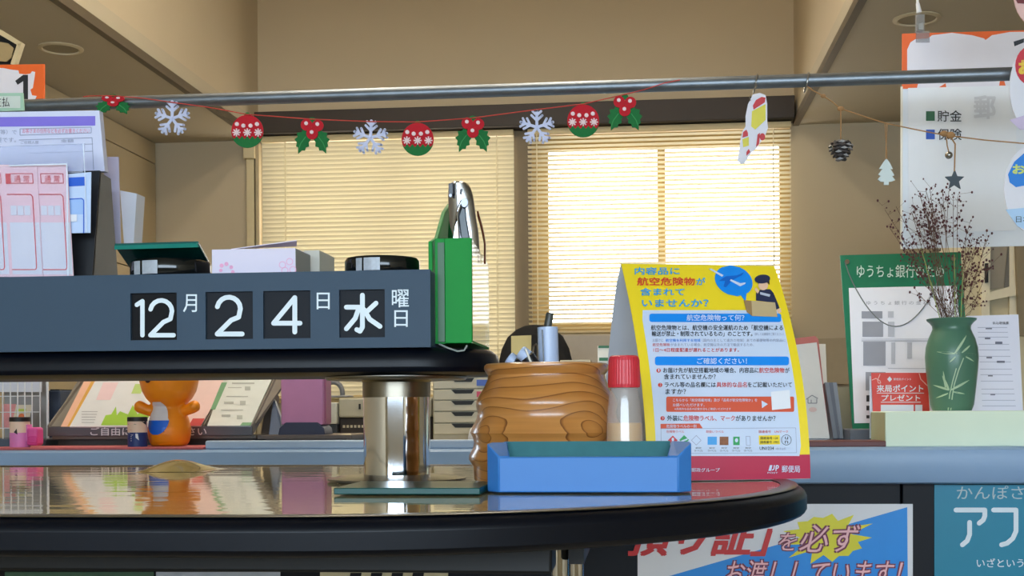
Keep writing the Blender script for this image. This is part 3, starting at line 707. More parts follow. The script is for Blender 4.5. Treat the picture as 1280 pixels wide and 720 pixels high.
o = flat_card(2, 505, 20, 536, RY + .05, mat('leaf_pink', (226, 150, 150), .5, var=.3, scale=60), 'leaflet', 'pink leaflet low in the wire rack', 'leaflet')
o = flat_card(14, 506, 34, 536, RY + .03, mat('leaf_mixed', (226, 214, 190), .5), 'leaflet', 'colourful picture leaflet leaning low in the wire rack', 'leaflet', dx=6)
art(oval(27, 521, 4, 4), MY(RY + .03), mat('leaf_orange', (226, 120, 70), .5), o, 'picture'); art([(21, 511), (33, 511), (32, 516), (20, 516)], MY(RY + .03), mat('leaf_lime', (196, 210, 90), .5), o, 'picture')
art([(14, 526), (28, 526), (27, 535), (13, 535)], MY(RY + .03), mat('leaf_yellow', (222, 200, 96), .5), o, 'picture')
# dark blue bin behind
a = PY(62, 556, 3.12)
t = thing('file_bin', 'dark blue file bin between the wire rack and leaflet stand', 'bin', (PY(68, 500, 3.2).x, 3.2, CT))
MB().box(PY(60, 500, 3.17).x, PY(75, 500, 3.17).x, 3.17, 3.4, CT, PY(70, 488, 3.17).z).build('body', mat('bin_blue', (52, 64, 86), .5), t, bevel=.003)
MB().box(PY(60, 500, 3.17).x + .004, PY(75, 500, 3.17).x - .004, 3.174, 3.396, PY(70, 488, 3.17).z, PY(70, 486.5, 3.17).z).build('rim', DKSLOT, t)
# leaflet stand
B0 = PY(62, 533, 2.95); SD = Vector((0, .18, .11)); SN = Vector((0, -.11, .18)).normalized()
MS = lambda off=0: MP(B0, SN, off)
GREYP = mat('stand_grey', (92, 92, 98), .4); DARKB = mat('stand_dark', (58, 54, 52), .5); ACR = mat('stand_smoke', (126, 118, 108), .3)
t = thing('leaflet_stand', 'grey sloping leaflet stand with white lettering on its lip', 'stand', PY(190, 553, 2.95))
S0 = MS(0); quad = [(62, 533), (318, 531), (375, 452), (112, 452)]
MB().slab([S0(*q) for q in quad], .006).build('sloping_back', ACR, t)
yl = B0.y - .012; x1 = PY(316, 545, yl).x; x0 = PY(61, 545, yl).x; z1 = PY(200, 533, yl).z; z0 = PY(200, 544.5, yl).z
MB().box(x0, x1, yl - .003, yl, z0, z1).build('lip', GREYP, t, bevel=.001)
MB().box(x0 + .004, x1 + .004, yl + .01, yl + .16, z0 - .008, z0).build('base_plate', mat('stand_taupe', (110, 100, 90), .5), t)
MB().box(x0 + .01, x1 - .01, yl + .03, yl + .15, CT, z0 - .008).build('foot', DARKB, t)
for xx in (x0, PY(256, 545, yl).x, x1):
    MB().slab([(xx, yl, z0), (xx, yl, z1 + .004), (xx, yl + .19, z1 + .12), (xx, yl + .19, z1 + .07)], .003, towards=Vector((3, 0, 1))).build('divider', ACR, t)
text('ご自由にお持ちください', (113, 534, 258, 544.5), MY(yl - .003, .0006), mat('lip_white', (226, 228, 230), .5), t, bold=.012)
def leaflet(quad, m, label, lift):
    M_ = MS(lift); o = thing('leaflet', label, 'leaflet', M_(*quad[0])); MB().slab([M_(*q) for q in quad], .003).build('sheet', m, o); return o, MS(lift + .0006)
o, m_ = leaflet([(76, 533), (90, 533), (132, 455), (116, 455)], mat('leaflet_salmon', (226, 176, 150), .5), 'salmon leaflet edge at left of the sloping stand', .004)
art([(84, 533), (88, 533), (128, 458), (124, 458)], m_, mat('leaflet_gold', (214, 160, 70), .5), o, 'stripe')
o, m_ = leaflet([(87, 533), (186, 533), (232, 455), (131, 455)], mat('leaflet_white', (214, 214, 216), .5), 'white leaflet with green foliage print on the sloping stand', .009)
art([(126, 531.5), (180, 531.5), (187, 519), (181, 517), (178, 512), (172, 518), (166, 506), (160, 518), (150, 514), (146, 519), (145, 508), (139, 518), (132, 519)], m_, mat('leaflet_green', (150, 190, 60), .5), o, 'foliage')
art([(120, 500), (138, 500), (148, 478), (129, 478)], m_, mat('leaflet_rose', (226, 196, 200), .5), o, 'picture'); 
art([(164, 492), (176, 492), (181, 480), (169, 480)], m_, mat('leaflet_lime2', (180, 204, 120), .5), o, 'picture')
rects([(102, 514 + k * 3.4, 122 - k * 1, 515 + k * 3.4) for k in range(5)], m_, mat('leaflet_grey', (170, 170, 176), .5), o, 'print')
o, m_ = leaflet([(186, 532), (251, 532), (296, 455), (233, 455)], mat('leaflet_blush', (226, 196, 194), .5), 'pale pink leaflet behind the orange toy', .009)
art([(236, 532), (251, 532), (256, 523), (241, 523)], m_, mat('leaflet_red', (190, 60, 60), .5), o, 'red_strip')
o, m_ = leaflet([(259, 532), (313, 532), (346, 460), (285, 460)], mat('leaflet_pale', (206, 212, 208), .5), 'pale green bordered leaflet at right of the sloping stand', .009)
LG = mat('leaflet_sage', (110, 160, 118), .5)
art([(263, 512), (269, 512), (284, 478), (277, 478)], m_, LG, o, 'border'); art([(300, 532), (313, 532), (315, 528), (303, 528)], m_, LG, o, 'border')
rects([(290, 478, 318, 480), (285, 484, 302, 485), (306, 483, 313, 488), (283, 495, 310, 496), (280, 502, 292, 505), (300, 501, 307, 506), (276, 512, 304, 513), (296, 519, 303, 524), (277, 518, 288, 521)], m_, mat('leaflet_grey2', (160, 166, 162), .5), o, 'print')
# blue-grey folder beside stand
t = thing('document_holder', 'blue grey plastic holder between leaflet stand and pink box', 'holder', (PY(345, 543, 3.05).x, 3.05, CT))
MB().slab([PY(336, 543, 3.03), PY(352, 543, 3.03), PY(350, 520, 3.05), PY(342, 497, 3.08)], .02).build('side', mat('holder_blue', (130, 142, 162), .4), t)
MB().slab([PY(326, 543, 3.06), PY(336, 543, 3.06), PY(343, 485, 3.12), PY(336, 485, 3.12)], .05).build('back', mat('holder_brown', (128, 112, 100), .5), t)
# red cloth
a = PY(-20, 563, 2.765); b = PY(256, 562, 2.765)
RC = mat('red_mat', (186, 96, 100), .8, var=.25, scale=120)
o = MB().box(a.x, b.x - .003, 2.762, 2.93, CT, CT + .006).build('counter_mat', RC, loc=((a.x + b.x) / 2, 2.85, CT), bevel=.002); prop(o, 'thin red patterned mat along the counter under the figures', 'mat')
CM = CT + .006
# peg figures
SKIN = mat('figure_skin', (238, 206, 184), .5); HAIR = mat('figure_hair', (26, 22, 24), .5)
def figure(cx, label, cm, Y=2.80):
    k = PY(cx, 562, Y); s = (PY(cx + 1, 562, Y) - k).length; r = 11.6 * s; H = 36 * s
    t = thing('paper_figure', label, 'figure', (k.x, Y, CM), 'small cylinder figures on the red mat')
    c = Vector((k.x, Y, CM)); z = lambda f: H * f
    MB().lathe([(r, 0), (r, z(.48)), (r * .6, z(.5))], c, 28).build('body', cm, t, smooth=True)
    MB().lathe([(r, z(.48)), (r * 1.0, z(.86)), (r * .6, z(.87))], c, 28).build('head', SKIN, t, smooth=True)
    MB().lathe([(r * 1.03, z(.85)), (r * 1.03, z(.985)), (r * .97, z(1.0))], c, 28).build('hair', HAIR, t, smooth=True)
    return t, c, r, H
def on_cyl(c, r, H, pts, off=.0006):
    out = []
    for a, f in pts:
        th = math.radians(a) - math.pi / 2; out.append(c + Vector(((r + off) * math.cos(th), (r + off) * math.sin(th), H * f)))
    return out
def cyl_art(t, c, r, H, pts, m, name, off=.0006): MB().face(on_cyl(c, r, H, pts, off)).build(name, m, t)
NV = mat('figure_navy', (26, 52, 118), .5); PK = mat('figure_pink', (226, 130, 196), .5)
t, c, r, H = figure(172, 'little navy suited cylinder figure beside the orange toy', NV)
cyl_art(t, c, r, H, [(-40, .48), (20, .48), (-10, .38)], WHITE, 'collar'); cyl_art(t, c, r, H, [(10, .44), (24, .44), (30, .22), (18, .28), (12, .30)], WHITE, 'lapel'); cyl_art(t, c, r, H, [(-75, .40), (-58, .36), (-60, .22), (-74, .2)], WHITE, 'lapel')
for k in range(3): cyl_art(t, c, r, H, [(-18, .36 - k * .07), (-13, .36 - k * .07), (-13, .335 - k * .07), (-18, .335 - k * .07)], WHITE, 'button')
cyl_art(t, c, r, H, [(40, .88), (80, .88), (80, .72), (62, .78)], HAIR, 'fringe'); cyl_art(t, c, r, H, [(-80, .88), (-50, .88), (-62, .82), (-80, .79)], HAIR, 'fringe')
for a_ in (-42, 8): cyl_art(t, c, r, H, [(a_ - 10, .735), (a_, .77), (a_ + 10, .735), (a_, .755)], INK, 'eye')
cyl_art(t, c, r, H, [(-30, .575), (-18, .56), (-6, .575), (-18, .568)], mat('figure_mouth', (190, 90, 90), .5), 'mouth')
t, c, r, H = figure(25, 'little pink cylinder figure with backpack at far left', PK)
cyl_art(t, c, r, H, [(-90, .90), (-60, .86), (-30, .84), (5, .70), (40, .55), (90, .55), (90, .9)], HAIR, 'fringe') if False else None
cyl_art(t, c, r, H, [(-8, .5), (10, .62), (14, .42)], INK, 'hair_bow'); cyl_art(t, c, r, H, [(-85, .48), (-55, .55), (-40, .49), (-60, .40), (-85, .42)], mat('figure_rose', (240, 170, 210), .5), 'scarf')
cyl_art(t, c, r, H, [(-62, .74), (-50, .765), (-38, .74), (-50, .755)], INK, 'eye')
MB().box(c.x + r * .9, c.x + r * 1.05, c.y - .01, c.y + .012, CM + H * .2, CM + H * .75).build('strap', PK, t)
p0 = PY(36, 557, 2.80); p1 = PY(50, 534, 2.80)
MB().box(c.x + r * 1.0, p1.x, 2.785, 2.82, p0.z, p1.z).build('backpack', mat('figure_magenta', (222, 84, 160), .45), t, bevel=.006, seg=3)
MB().box(c.x + r * 1.25, p1.x + .001, 2.781, 2.786, p0.z + .006, p0.z + .022).build('pocket', mat('figure_magenta2', (206, 60, 140), .45), t, bevel=.002)
# plain orange toy
OR = mat('toy_orange', (250, 146, 14), .4, var=.05)
ty = 2.86; k = PY(212, 560, ty); s = (PY(213, 560, ty) - k).length; c = Vector((k.x, ty, CM))
t = thing('vinyl_toy', 'plain orange vinyl toy figure standing on the red mat', 'toy', c)
prof = [(8, 0), (20, .5), (23.5, 5), (25.5, 14), (25.5, 22), (23, 33), (19.5, 42), (18, 47), (21, 51), (27, 57), (32, 66), (35, 78), (34.5, 92), (30, 105), (22, 115), (12, 121), (1, 123)]
bm_ = MB().lathe([(a * s, b * s) for a, b in prof], c, 40)
for sg in (-1, 1):
    bm_.tube([c + Vector((sg * 14 * s, -.008, 42 * s)), c + Vector((sg * 24 * s, -.012, 43 * s)), c + Vector((sg * 33 * s, -.014, 47 * s)), c + Vector((sg * 37 * s, -.014, 49 * s)), c + Vector((sg * 40 * s, -.014, 50 * s))], [7 * s, 6.5 * s, 7.5 * s, 7 * s, 3 * s], 14)
    bm_.ball(c + Vector((sg * 12 * s, -.01, 3 * s)), 9 * s, 13 * s, 4 * s, 14, 8)
body = bm_.build('body', OR, t, smooth=True)
rm = body.modifiers.new('remesh', 'REMESH'); rm.mode = 'VOXEL'; rm.voxel_size = .0028; rm.use_smooth_shade = True
sm_ = body.modifiers.new('smooth', 'SMOOTH'); sm_.iterations = 4
def prof_r(h):
    for i in range(len(prof) - 1):
        if prof[i][1] <= h <= prof[i + 1][1]:
            f = (h - prof[i][1]) / (prof[i + 1][1] - prof[i][1]); return prof[i][0] + f * (prof[i + 1][0] - prof[i][0])
def belly(h0, h1, m, name, off):
    rows = []
    for i in range(9):
        h = h0 + (h1 - h0) * i / 8; q = (h - 32) / (23.0 if h > 32 else 18.5); wd = (15 if h > 32 else 16.5) * math.sqrt(max(0, 1 - q * q)); rr = prof_r(h) + off
        rows.append([c + Vector((rr * s * math.sin(u), -rr * s * math.cos(u), h * s)) for u in [((-8 + wd * (2 * j / 8 - 1)) / rr) for j in range(9)]])
    mb = MB(); mb.add([p for r_ in rows for p in r_], [(i * 9 + j, i * 9 + j + 1, (i + 1) * 9 + j + 1, (i + 1) * 9 + j) for i in range(8) for j in range(8)]); mb.build(name, m, t, smooth=True)
belly(31, 53, mat('toy_white', (232, 226, 232), .35), 'white_belly', 1.0); belly(14, 31, mat('toy_blue', (22, 104, 224), .35), 'blue_belly', 1.0)
MB().ball(c + Vector((-13 * s, -35 * s, 79 * s)), 3.4 * s, 2 * s, 3.6 * s, 12, 8).build('nose', mat('toy_nose', (60, 26, 20), .3), t, smooth=True)
# pink box on the raised strip
BRN = mat('shelf_brown', (98, 84, 76), .5)
a = PY(352, 531, 2.98); b = PY(404, 470, 2.98); zb = PY(380, 545, 2.98).z
t = thing('card_box', 'pink card dispenser box with navy base', 'box', ((a.x + b.x) / 2, 2.98, zb))
zz0 = PY(380, 543.5, 2.98).z; zz1 = PY(380, 529, 2.98).z; zz2 = PY(380, 440, 2.98).z
MB().slab([(a.x - .006, 2.97, zz0), (b.x + .006, 2.97, zz0), (b.x + .003, 2.97, zz1 - .012), (b.x - .012, 2.97, zz1 + .002), (a.x + .012, 2.97, zz1 + .002), (a.x - .003, 2.97, zz1 - .012)], .08).build('base', mat('box_navy', (46, 54, 82), .45), t, bevel=.002)
MB().box(a.x, b.x, 2.975, 3.05, zz1 - .004, zz2).build('box', mat('box_pink', (206, 138, 182), .5), t, bevel=.003)
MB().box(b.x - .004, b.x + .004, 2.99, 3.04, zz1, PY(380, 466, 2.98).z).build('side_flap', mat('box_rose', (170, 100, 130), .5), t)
o = MB().box(PY(322, 545, 2.90).x, PY(440, 545, 2.90).x, 2.90, 3.2, PY(300, 549, 2.90).z, PY(300, 544.5, 2.90).z).build('shelf_board', BRN, loc=(PY(350, 545, 2.9).x, 3.0, CT)); prop(o, 'thin brown board under the pink box and leaflet stand', 'board')
MB().box(PY(322, 545, 2.90).x + .01, PY(440, 545, 2.90).x - .02, 2.93, 3.18, CT, PY(300, 549, 2.90).z).build('support', BRN, o)
o = MB().slab([PY(411, 546, 2.93), PY(440, 544, 2.93), PY(438, 542, 3.0), PY(408, 544, 3.0)], .004).build('folded_paper', mat('cream_paper', (222, 212, 176), .6), loc=PY(425, 546, 2.95)); prop(o, 'small cream paper scrap at the end of the brown board', 'paper')
# ---- right side of the counter
# standing booklets
t = thing('booklet', 'white booklet with small house print standing behind the tent sign', 'booklet', PY(1015, 548, 3.05))
Bk = lambda x, y: PP(x, y, Vector((0, 3.05, CT)), Vector((0, -1, .22)))
MB().slab([Bk(985, 548), Bk(1037, 548), Bk(1021, 428), Bk(985, 432)], .012).build('cover', mat('booklet_white', (206, 202, 196), .5), t)
Bf = lambda x, y: PP(x, y, Vector((0, 3.048, CT)), Vector((0, -1, .22)))
stroke([[(1008, 499), (1015, 494), (1022, 498)], [(1010, 499), (1010, 504), (1021, 504), (1021, 499)], [(1014, 504), (1014, 500)]], 1.0, Bf, mat('booklet_ink', (120, 120, 124), .5), t)
art(oval(1016, 512, 5, 3), Bf, mat('booklet_pinkish', (206, 176, 168), .5), t)
t = thing('red_folder', 'thin red rimmed folder standing behind the white booklet', 'folder', PY(1005, 540, 3.12))
Bk2 = lambda x, y: PP(x, y, Vector((0, 3.12, CT)), Vector((0, -1, .22)))
MB().slab([Bk2(985, 548), Bk2(1037, 548), Bk2(1023, 424), Bk2(1019, 420), Bk2(985, 424)], .008).build('rim', mat('folder_red', (176, 96, 88), .5), t)
t = thing('paper_stack', 'thin white papers standing beside the booklet', 'papers', PY(1028, 530, 3.14))
MB().slab([PY(1018, 545, 3.2), PY(1036, 545, 3.2), PY(1032, 430, 3.26), PY(1018, 430, 3.26)], .01).build('sheets', mat('stack_cream', (216, 210, 198), .6), t)
t = thing('file_holder', 'slim grey file holder leaning beside the booklet', 'holder', PY(1045, 548, 3.1))
for i, (xa, c_) in enumerate(((1031, (110, 112, 118)), (1036, (84, 86, 94)), (1041, (124, 126, 132)))):
    MB().slab([PY(xa + 11 - i * 1.2, 548, 3.1), PY(xa + 16 - i * 1.2, 548, 3.1), PY(xa + 5, 478, 3.12), PY(xa, 478, 3.12)], .10).build('divider', mat('holder_grey%d' % i, c_, .45), t)
o = MB().slab([PY(1050, 548, 3.22), PY(1070, 548, 3.22), PY(1068, 484, 3.24), PY(1046, 484, 3.24)], .05).build('storage_box', mat('box_khaki', (184, 172, 142), .6), loc=PY(1060, 548, 3.23)); prop(o, 'khaki box behind the grey file holder', 'box')
# dark red tray
a = PY(1008, 560, 2.80); b = PY(1108, 551, 2.80)
o = MB().box(a.x - .05, b.x, 2.80, 2.92, CT, b.z).build('red_tray', mat('tray_maroon', (104, 54, 50), .5), loc=((a.x + b.x) / 2, 2.86, CT), bevel=.002); prop(o, 'dark red wooden block on the counter beside the tent sign', 'block')
# green board with chart
BP = Vector((PY(1066, 538, 3.06).x, 3.06, PY(1066, 538, 3.06).z)); BN = Vector((0, -.43, .2)).normalized()
GB = lambda off=0: MP(BP, BN, off)
t = thing('chart_board', 'green board with rate chart and hanging cord behind the vase', 'board', (PY(1130, 540, 3.06).x, 3.08, CT))
g = GB(0); MB().slab([g(1050, 319), g(1201, 315), g(1216, 534), g(1066, 538)], .006).build('board', mat('board_green', (10, 116, 84), .45, var=.04), t)
g1 = GB(.001)
MB().slab([g1(1061, 360), g1(1196, 357), g1(1207, 526), g1(1068, 529)], .0008).build('chart_sheet', mat('chart_white', (232, 234, 244), .6, var=.02), t)
g2 = GB(.002); BWT = mat('board_lettering', (206, 228, 218), .5); GRY = mat('chart_grey', (150, 154, 166), .6); LG2 = mat('chart_light', (186, 190, 202), .6)
text('ゆうちょ銀行のため', (1071, 331, 1180, 347), g2, BWT, t, bold=.008)
text('ゆ う ち ょ 銀 行 の 金 利', (1083, 376, 1160, 381), g2, GRY, t, bold=.0)
rects([(1077, 389, 1103, 398), (1078, 402, 1104, 421), (1079, 426, 1107, 457), (1082, 465, 1107, 488)], g2, GRY, t, 'table_block')
rects([(1077, 426 - .6, 1160, 427), (1110, 389, 1117, 397), (1110, 402, 1118, 421), (1114, 428, 1119, 455), (1134, 428, 1140, 448), (1110, 460, 1160, 460.8), (1077, 423.5, 1160, 424.2)], g2, LG2, t, 'table_lines')
rects([(1083, 494, 1088, 502), (1083, 507, 1088, 513), (1083, 519, 1087, 523)], g2, INK, t, 'stamp')
for xx, yy in ((1059, 327), (1192, 323)): MB().slab([g2(*q) for q in oval(xx, yy, 3, 3, 12)], .002).build('grommet', STEEL, t)
cp = []
for i in range(25):
    f = i / 24; x = 1056 + f * 118; cp.append(g2(x, 327 + 81 * math.sin(math.pi * min(1, f * .93 + .0)) ** .8 if f < 1 else 345))
MB().tube(cp, .0014, 6).build('cord', mat('cord_grey', (110, 116, 116), .6), t)
a = PY(1062, 551, 3.02); b = PY(1102, 536, 3.02)
MB().box(a.x, b.x + .2, 3.02, 3.12, CT, b.z).build('stand_foot', mat('stand_slate', (96, 100, 108), .5), t, bevel=.003)
# pale green box
a = PY(1107, 560, 2.80); b = PY(1330, 513, 2.80)
bt = b.z
o = thing('display_box', 'long pale green box on the counter under the vase', 'box', (PY(1200, 560, 2.8).x, 2.9, CT))
MB().box(a.x, b.x, 2.80, 2.97, CT, bt).build('body', mat('box_pale_green', (228, 240, 216), .6, var=.02), o, bevel=.002)
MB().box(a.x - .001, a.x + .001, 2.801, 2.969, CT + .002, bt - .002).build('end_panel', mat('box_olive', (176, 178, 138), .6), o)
# white bracket behind card
o = MB().slab([PY(1087, 548, 2.99), PY(1092, 548, 2.99), PY(1092, 470, 2.99), PY(1087, 470, 2.99)], .002).build('acrylic_stand', mat('acrylic_white', (206, 212, 222), .3), loc=PY(1090, 548, 2.99)); prop(o, 'clear acrylic stand edge left of the red card', 'stand')
t = thing('red_card', 'red card with white katakana standing on the pale green box edge', 'card', PY(1126, 513, 2.985))
RCd = 2.985
MB().slab([PY(1089, 466, RCd), PY(1159, 466, RCd), PY(1163, 530, RCd), PY(1092, 530, RCd)], .002).build('card', mat('card_red', (222, 60, 44), .5), t)
mc = MY(RCd); 
text('来局ポイント', (1096, 481, 1154, 490), mc, WHITE, t, bold=.02); text('プレゼント', (1102, 493.5, 1150, 501), mc, WHITE, t, bold=.02)
rects([(1096, 491, 1155, 491.8), (1101, 502.3, 1151, 503.1), (1101, 506, 1142, 516), (1144, 506, 1153, 516)], mc, WHITE, t, 'print')
art([(1112, 470.5), (1115, 474), (1112, 477.5), (1109, 474)], mc, WHITE, t, 'emblem'); text('郵便局ポイント', (1117, 472.5, 1139, 475.5), mc, WHITE, t, bold=.0)
stroke([[(1090, 475), (1095, 473), (1100, 476), (1101, 479), (1098, 479), (1097, 475), (1100, 468)], [(1149, 467), (1151, 474), (1155, 478), (1159, 482)]], .9, mc, mat('card_pale', (244, 190, 180), .5), t, 'ribbon')
# white form sheet
t = thing('form_sheet', 'white printed form sheet standing right of the vase', 'paper', PY(1245, 512, 3.03))
FP0 = Vector((0, 3.0, CT)); FN = Vector((0, -1, .28)).normalized(); fs_ = MP(FP0, FN, 0); fs2 = MP(FP0, FN, .001)
MB().slab([fs_(1205, 540), fs_(1280, 540), fs_(1273, 393), fs_(1208, 395)], .001).build('sheet', mat('form_lilac', (224, 224, 238), .6, var=.02), t)
text('払込取扱票', (1241, 402, 1261, 405.5), fs2, INK, t, bold=.01)
GL = mat('form_line', (168, 170, 190), .6)
fl = [(1222 + (y - 409) * .06, y, 1259 + (y - 409) * .11, y + .7) for y in (409, 415, 421, 430, 437, 445, 452, 461, 468, 476, 486, 492, 500, 507)]
rects(fl, fs2, GL, t, 'rule_lines'); 
for q in [(1232, 410, 1240, 411.5), (1231, 422, 1238, 424), (1244, 427, 1253, 430), (1233, 446, 1240, 448), (1246, 451, 1256, 453.5), (1235, 469, 1241, 470.5), (1238, 492.5, 1244, 494)]: rects([q], fs2, mat('form_dark', (110, 110, 126), .6), t, 'entry')
# vase
vy = 2.885; k = PY(1190, 513, vy); s = (PY(1191, 513, vy) - k).length; c = Vector((k.x, vy, bt))
VG = mat('vase_green', (80, 122, 100), .3, var=.08, scale=15)
vh = lambda y: (513.5 - y) * s
vprof = [(24, 513), (27, 505), (30, 480), (32.3, 458), (33, 444), (32, 432), (29, 421), (25.5, 413), (23.5, 408), (24, 404), (27, 400), (30.5, 397), (31, 395), (29, 394.5), (25, 398), (22, 405), (22, 420)]
t = thing('flower_vase', 'dark green ceramic vase with pale bamboo drawing', 'vase', c)
MB().lathe([(a * s, vh(y)) for a, y in vprof], c, 44).build('body', VG, t, smooth=True)
def vr(y):
    q = vprof[:12]
    for i in range(len(q) - 1):
        if q[i + 1][1] <= y <= q[i][1]:
            f = (q[i][1] - y) / (q[i][1] - q[i + 1][1]); return q[i][0] + f * (q[i + 1][0] - q[i][0])
    return 28
def VM(x, y):
    rr = vr(y) + .35; u = max(-.98, min(.98, (x - 1190) / rr)); th = math.asin(u); return c + Vector((rr * s * math.sin(th), -rr * s * math.cos(th), vh(y)))
def blade(x0, y0, x1, y1, wd):
    dx, dy = x1 - x0, y1 - y0; l = math.hypot(dx, dy); nx, ny = -dy / l, dx / l; L_ = []; R_ = []
    for i in range(7):
        f = i / 6; ww = wd * math.sin(math.pi * min(1, f * .85 + .15)) ** .8 * .5; L_.append((x0 + dx * f + nx * ww, y0 + dy * f + ny * ww)); R_.append((x0 + dx * f - nx * ww, y0 + dy * f - ny * ww))
    return L_ + R_[::-1]
BAM = mat('bamboo_pale', (176, 200, 164), .5)
mb = MB()
for bl in ((1186, 441, 1203, 417, 3), (1186, 441, 1166, 438, 3), (1188, 441, 1221, 443, 3), (1195, 440, 1207, 430, 2.5), (1187, 445, 1180, 452, 2), (1200, 445, 1212, 451, 2),
           (1180, 487, 1172, 468, 3), (1180, 487, 1163, 480, 2.6), (1182, 487, 1206, 474, 3), (1184, 489, 1200, 492, 2), (1179, 491, 1166, 497, 2), (1176, 484, 1173, 462, 2)):
    mb.face([VM(*q) for q in blade(*bl)])
mb.build('leaf_drawing', BAM, t)
stroke([[(1183, 512), (1184, 495), (1186, 480), (1191, 462), (1197, 447)], [(1180, 512), (1181, 492), (1184, 476), (1188, 460)]], 1.3, VM, BAM, t, 'stem_drawing')
# dried flowers
random.seed(11)
DST = mat('dried_stem', (104, 78, 62), .9, var=.2); DSD = mat('dried_seed', (92, 52, 56), .9, var=.35, scale=200); GST = mat('green_stem', (150, 160, 96), .8)
fo = thing('dried_flowers', 'bunch of fine dried brown sprigs standing in the vase', 'dried flowers', c + Vector((0, 0, vh(420))))
stems = MB(); seeds = MB()
def px(x, y, dep): return PY(x, y, vy + dep)
tips = []
for i in range(46):
    x1 = random.gauss(1186, 30); y1 = random.uniform(236, 380)
    if y1 < 270: x1 = 1165 + random.gauss(0, 16)
    x1 = max(1108, min(1238, x1)); dp = random.uniform(-.06, .05); x0 = 1190 + random.uniform(-14, 14)
    mid = ((x0 * .55 + x1 * .45), (398 + y1) / 2 + random.uniform(0, 12))
    stems.tube([px(x0, 404, 0), px(*mid, dp * .5), px(x1, y1, dp)], .0005, 4, False); tips.append((x1, y1, dp, mid))
for sx, sy in ((1106, 262), (1112, 285), (1120, 258), (1128, 300), (1236, 335), (1232, 300), (1222, 370), (1150, 245)):
    m_ = ((1186 + sx) / 2 + 8, (400 + sy) / 2 + 8); stems.tube([px(1188, 404, 0), px(*m_, 0), px(sx, sy, .01)], .0005, 4, False); tips.append((sx, sy, .01, m_))
for x1, y1, dp, mid in tips:
    for j in range(13):
        f = random.uniform(.35, 1.08); bx = mid[0] + (x1 - mid[0]) * f; by = mid[1] + (y1 - mid[1]) * f
        ex = bx + random.gauss(0, 7); ey = by - abs(random.gauss(2, 6)); p = px(bx, by, dp); q = px(ex, ey, dp + random.uniform(-.012, .012))
        stems.tube([p, q], .0003, 3, False); r_ = random.uniform(.0012, .0026); seeds.ball(q, r_, r_, r_ * 1.3, 6, 4)
stems.build('stems', DST, fo)['kind'] = 'stuff'; seeds.build('seed_heads', DSD, fo)['kind'] = 'stuff'
for x0, y0, x1, y1 in ((1166, 360, 1151, 310), (1176, 402, 1158, 335), (1194, 402, 1193, 318), (1201, 402, 1204, 330)): MB().tube([px(x0, y0, -.01), px(x1, y1, -.01)], .0011, 6).build('green_stem', GST, fo)

#PART3
# ------------------------------------------------------------------ writing table in front
ZT = 1.012
def stadium(x0, x1, cy, R, z, n=28):
    p = []
    for i in range(n + 1):
        a = -math.pi / 2 + math.pi * i / n; p.append(Vector((x1 + R * math.cos(a), cy + R * math.sin(a), z)))
    for i in range(n + 1):
        a = math.pi / 2 + math.pi * i / n; p.append(Vector((x0 + R * math.cos(a), cy + R * math.sin(a), z)))
    return p
def top_mat():
    m = bpy.data.materials.new('glossy_tabletop'); m.use_nodes = True; N = m.node_tree.nodes; L = m.node_tree.links; b = N['Principled BSDF']
    tc = N.new('ShaderNodeTexCoord'); mp = N.new('ShaderNodeMapping'); mp.inputs['Scale'].default_value = (7, 22, 1); L.new(tc.outputs['Object'], mp.inputs[0])
    n1 = N.new('ShaderNodeTexNoise'); n1.inputs['Scale'].default_value = 1.0; n1.inputs['Detail'].default_value = 2; L.new(mp.outputs[0], n1.inputs['Vector'])
    bp = N.new('ShaderNodeBump'); bp.inputs['Strength'].default_value = .2; bp.inputs['Distance'].default_value = .002; L.new(n1.outputs[0], bp.inputs['Height']); L.new(bp.outputs[0], b.inputs['Normal'])
    n2 = N.new('ShaderNodeTexNoise'); n2.inputs['Scale'].default_value = 9; L.new(tc.outputs['Object'], n2.inputs['Vector'])
    cr = N.new('ShaderNodeValToRGB'); cr.color_ramp.elements[0].color = lin((170, 152, 108)); cr.color_ramp.elements[1].color = lin((192, 174, 128)); L.new(n2.outputs[0], cr.inputs[0]); L.new(cr.outputs[0], b.inputs['Base Color'])
    b.inputs['Roughness'].default_value = .04; b.inputs['Specular IOR Level'].default_value = .8
    return m
RIM = mat('black_edge', (6, 9, 18), .36, var=.2, scale=20, bump=.05, bscale=90, spec=.2)
t = thing('writing_table', 'large round-ended writing table with glossy top and black edge', 'table', (-.8, 1.56, 0))
TX0, TX1, TCY, TR = -1.30, -.34, 1.565, .53
st = lambda ins, z: stadium(TX0, TX1, TCY, TR - ins, z)
MB().rings([st(.03, ZT - .03), st(.03, ZT)]).build('tabletop', top_mat(), t)
MB().rings([st(.06, ZT - .034), st(.012, ZT - .034), st(.004, ZT - .031), st(0, ZT - .027), st(0, ZT - .026), st(0, ZT - .012), st(0, ZT - .011), st(.003, ZT - .005), st(.010, ZT - .0008), st(.016, ZT + .0006), st(.0295, ZT + .0006), st(.0295, ZT - .03)], cap=False).build('edge_band', RIM, t, smooth=True)
MB().rings([stadium(TX0, TX1, TCY, TR - .0095, ZT + .0004), stadium(TX0, TX1, TCY, TR - .0105, ZT + .0012), stadium(TX0, TX1, TCY, TR - .0285, ZT + .0014), stadium(TX0, TX1, TCY, TR - .0295, ZT + .0008)], cap=False).build('top_lip', mat('lip_tan', (84, 74, 56), .3), t, smooth=True)
UF = mat('underframe_black', (15, 16, 19), .5)
xr = PY(690, 700, 1.24).x
MB().box(-1.4, xr, 1.24, 1.30, PY(300, 715, 1.24).z, ZT - .032).build('underframe', UF, t, bevel=.003)
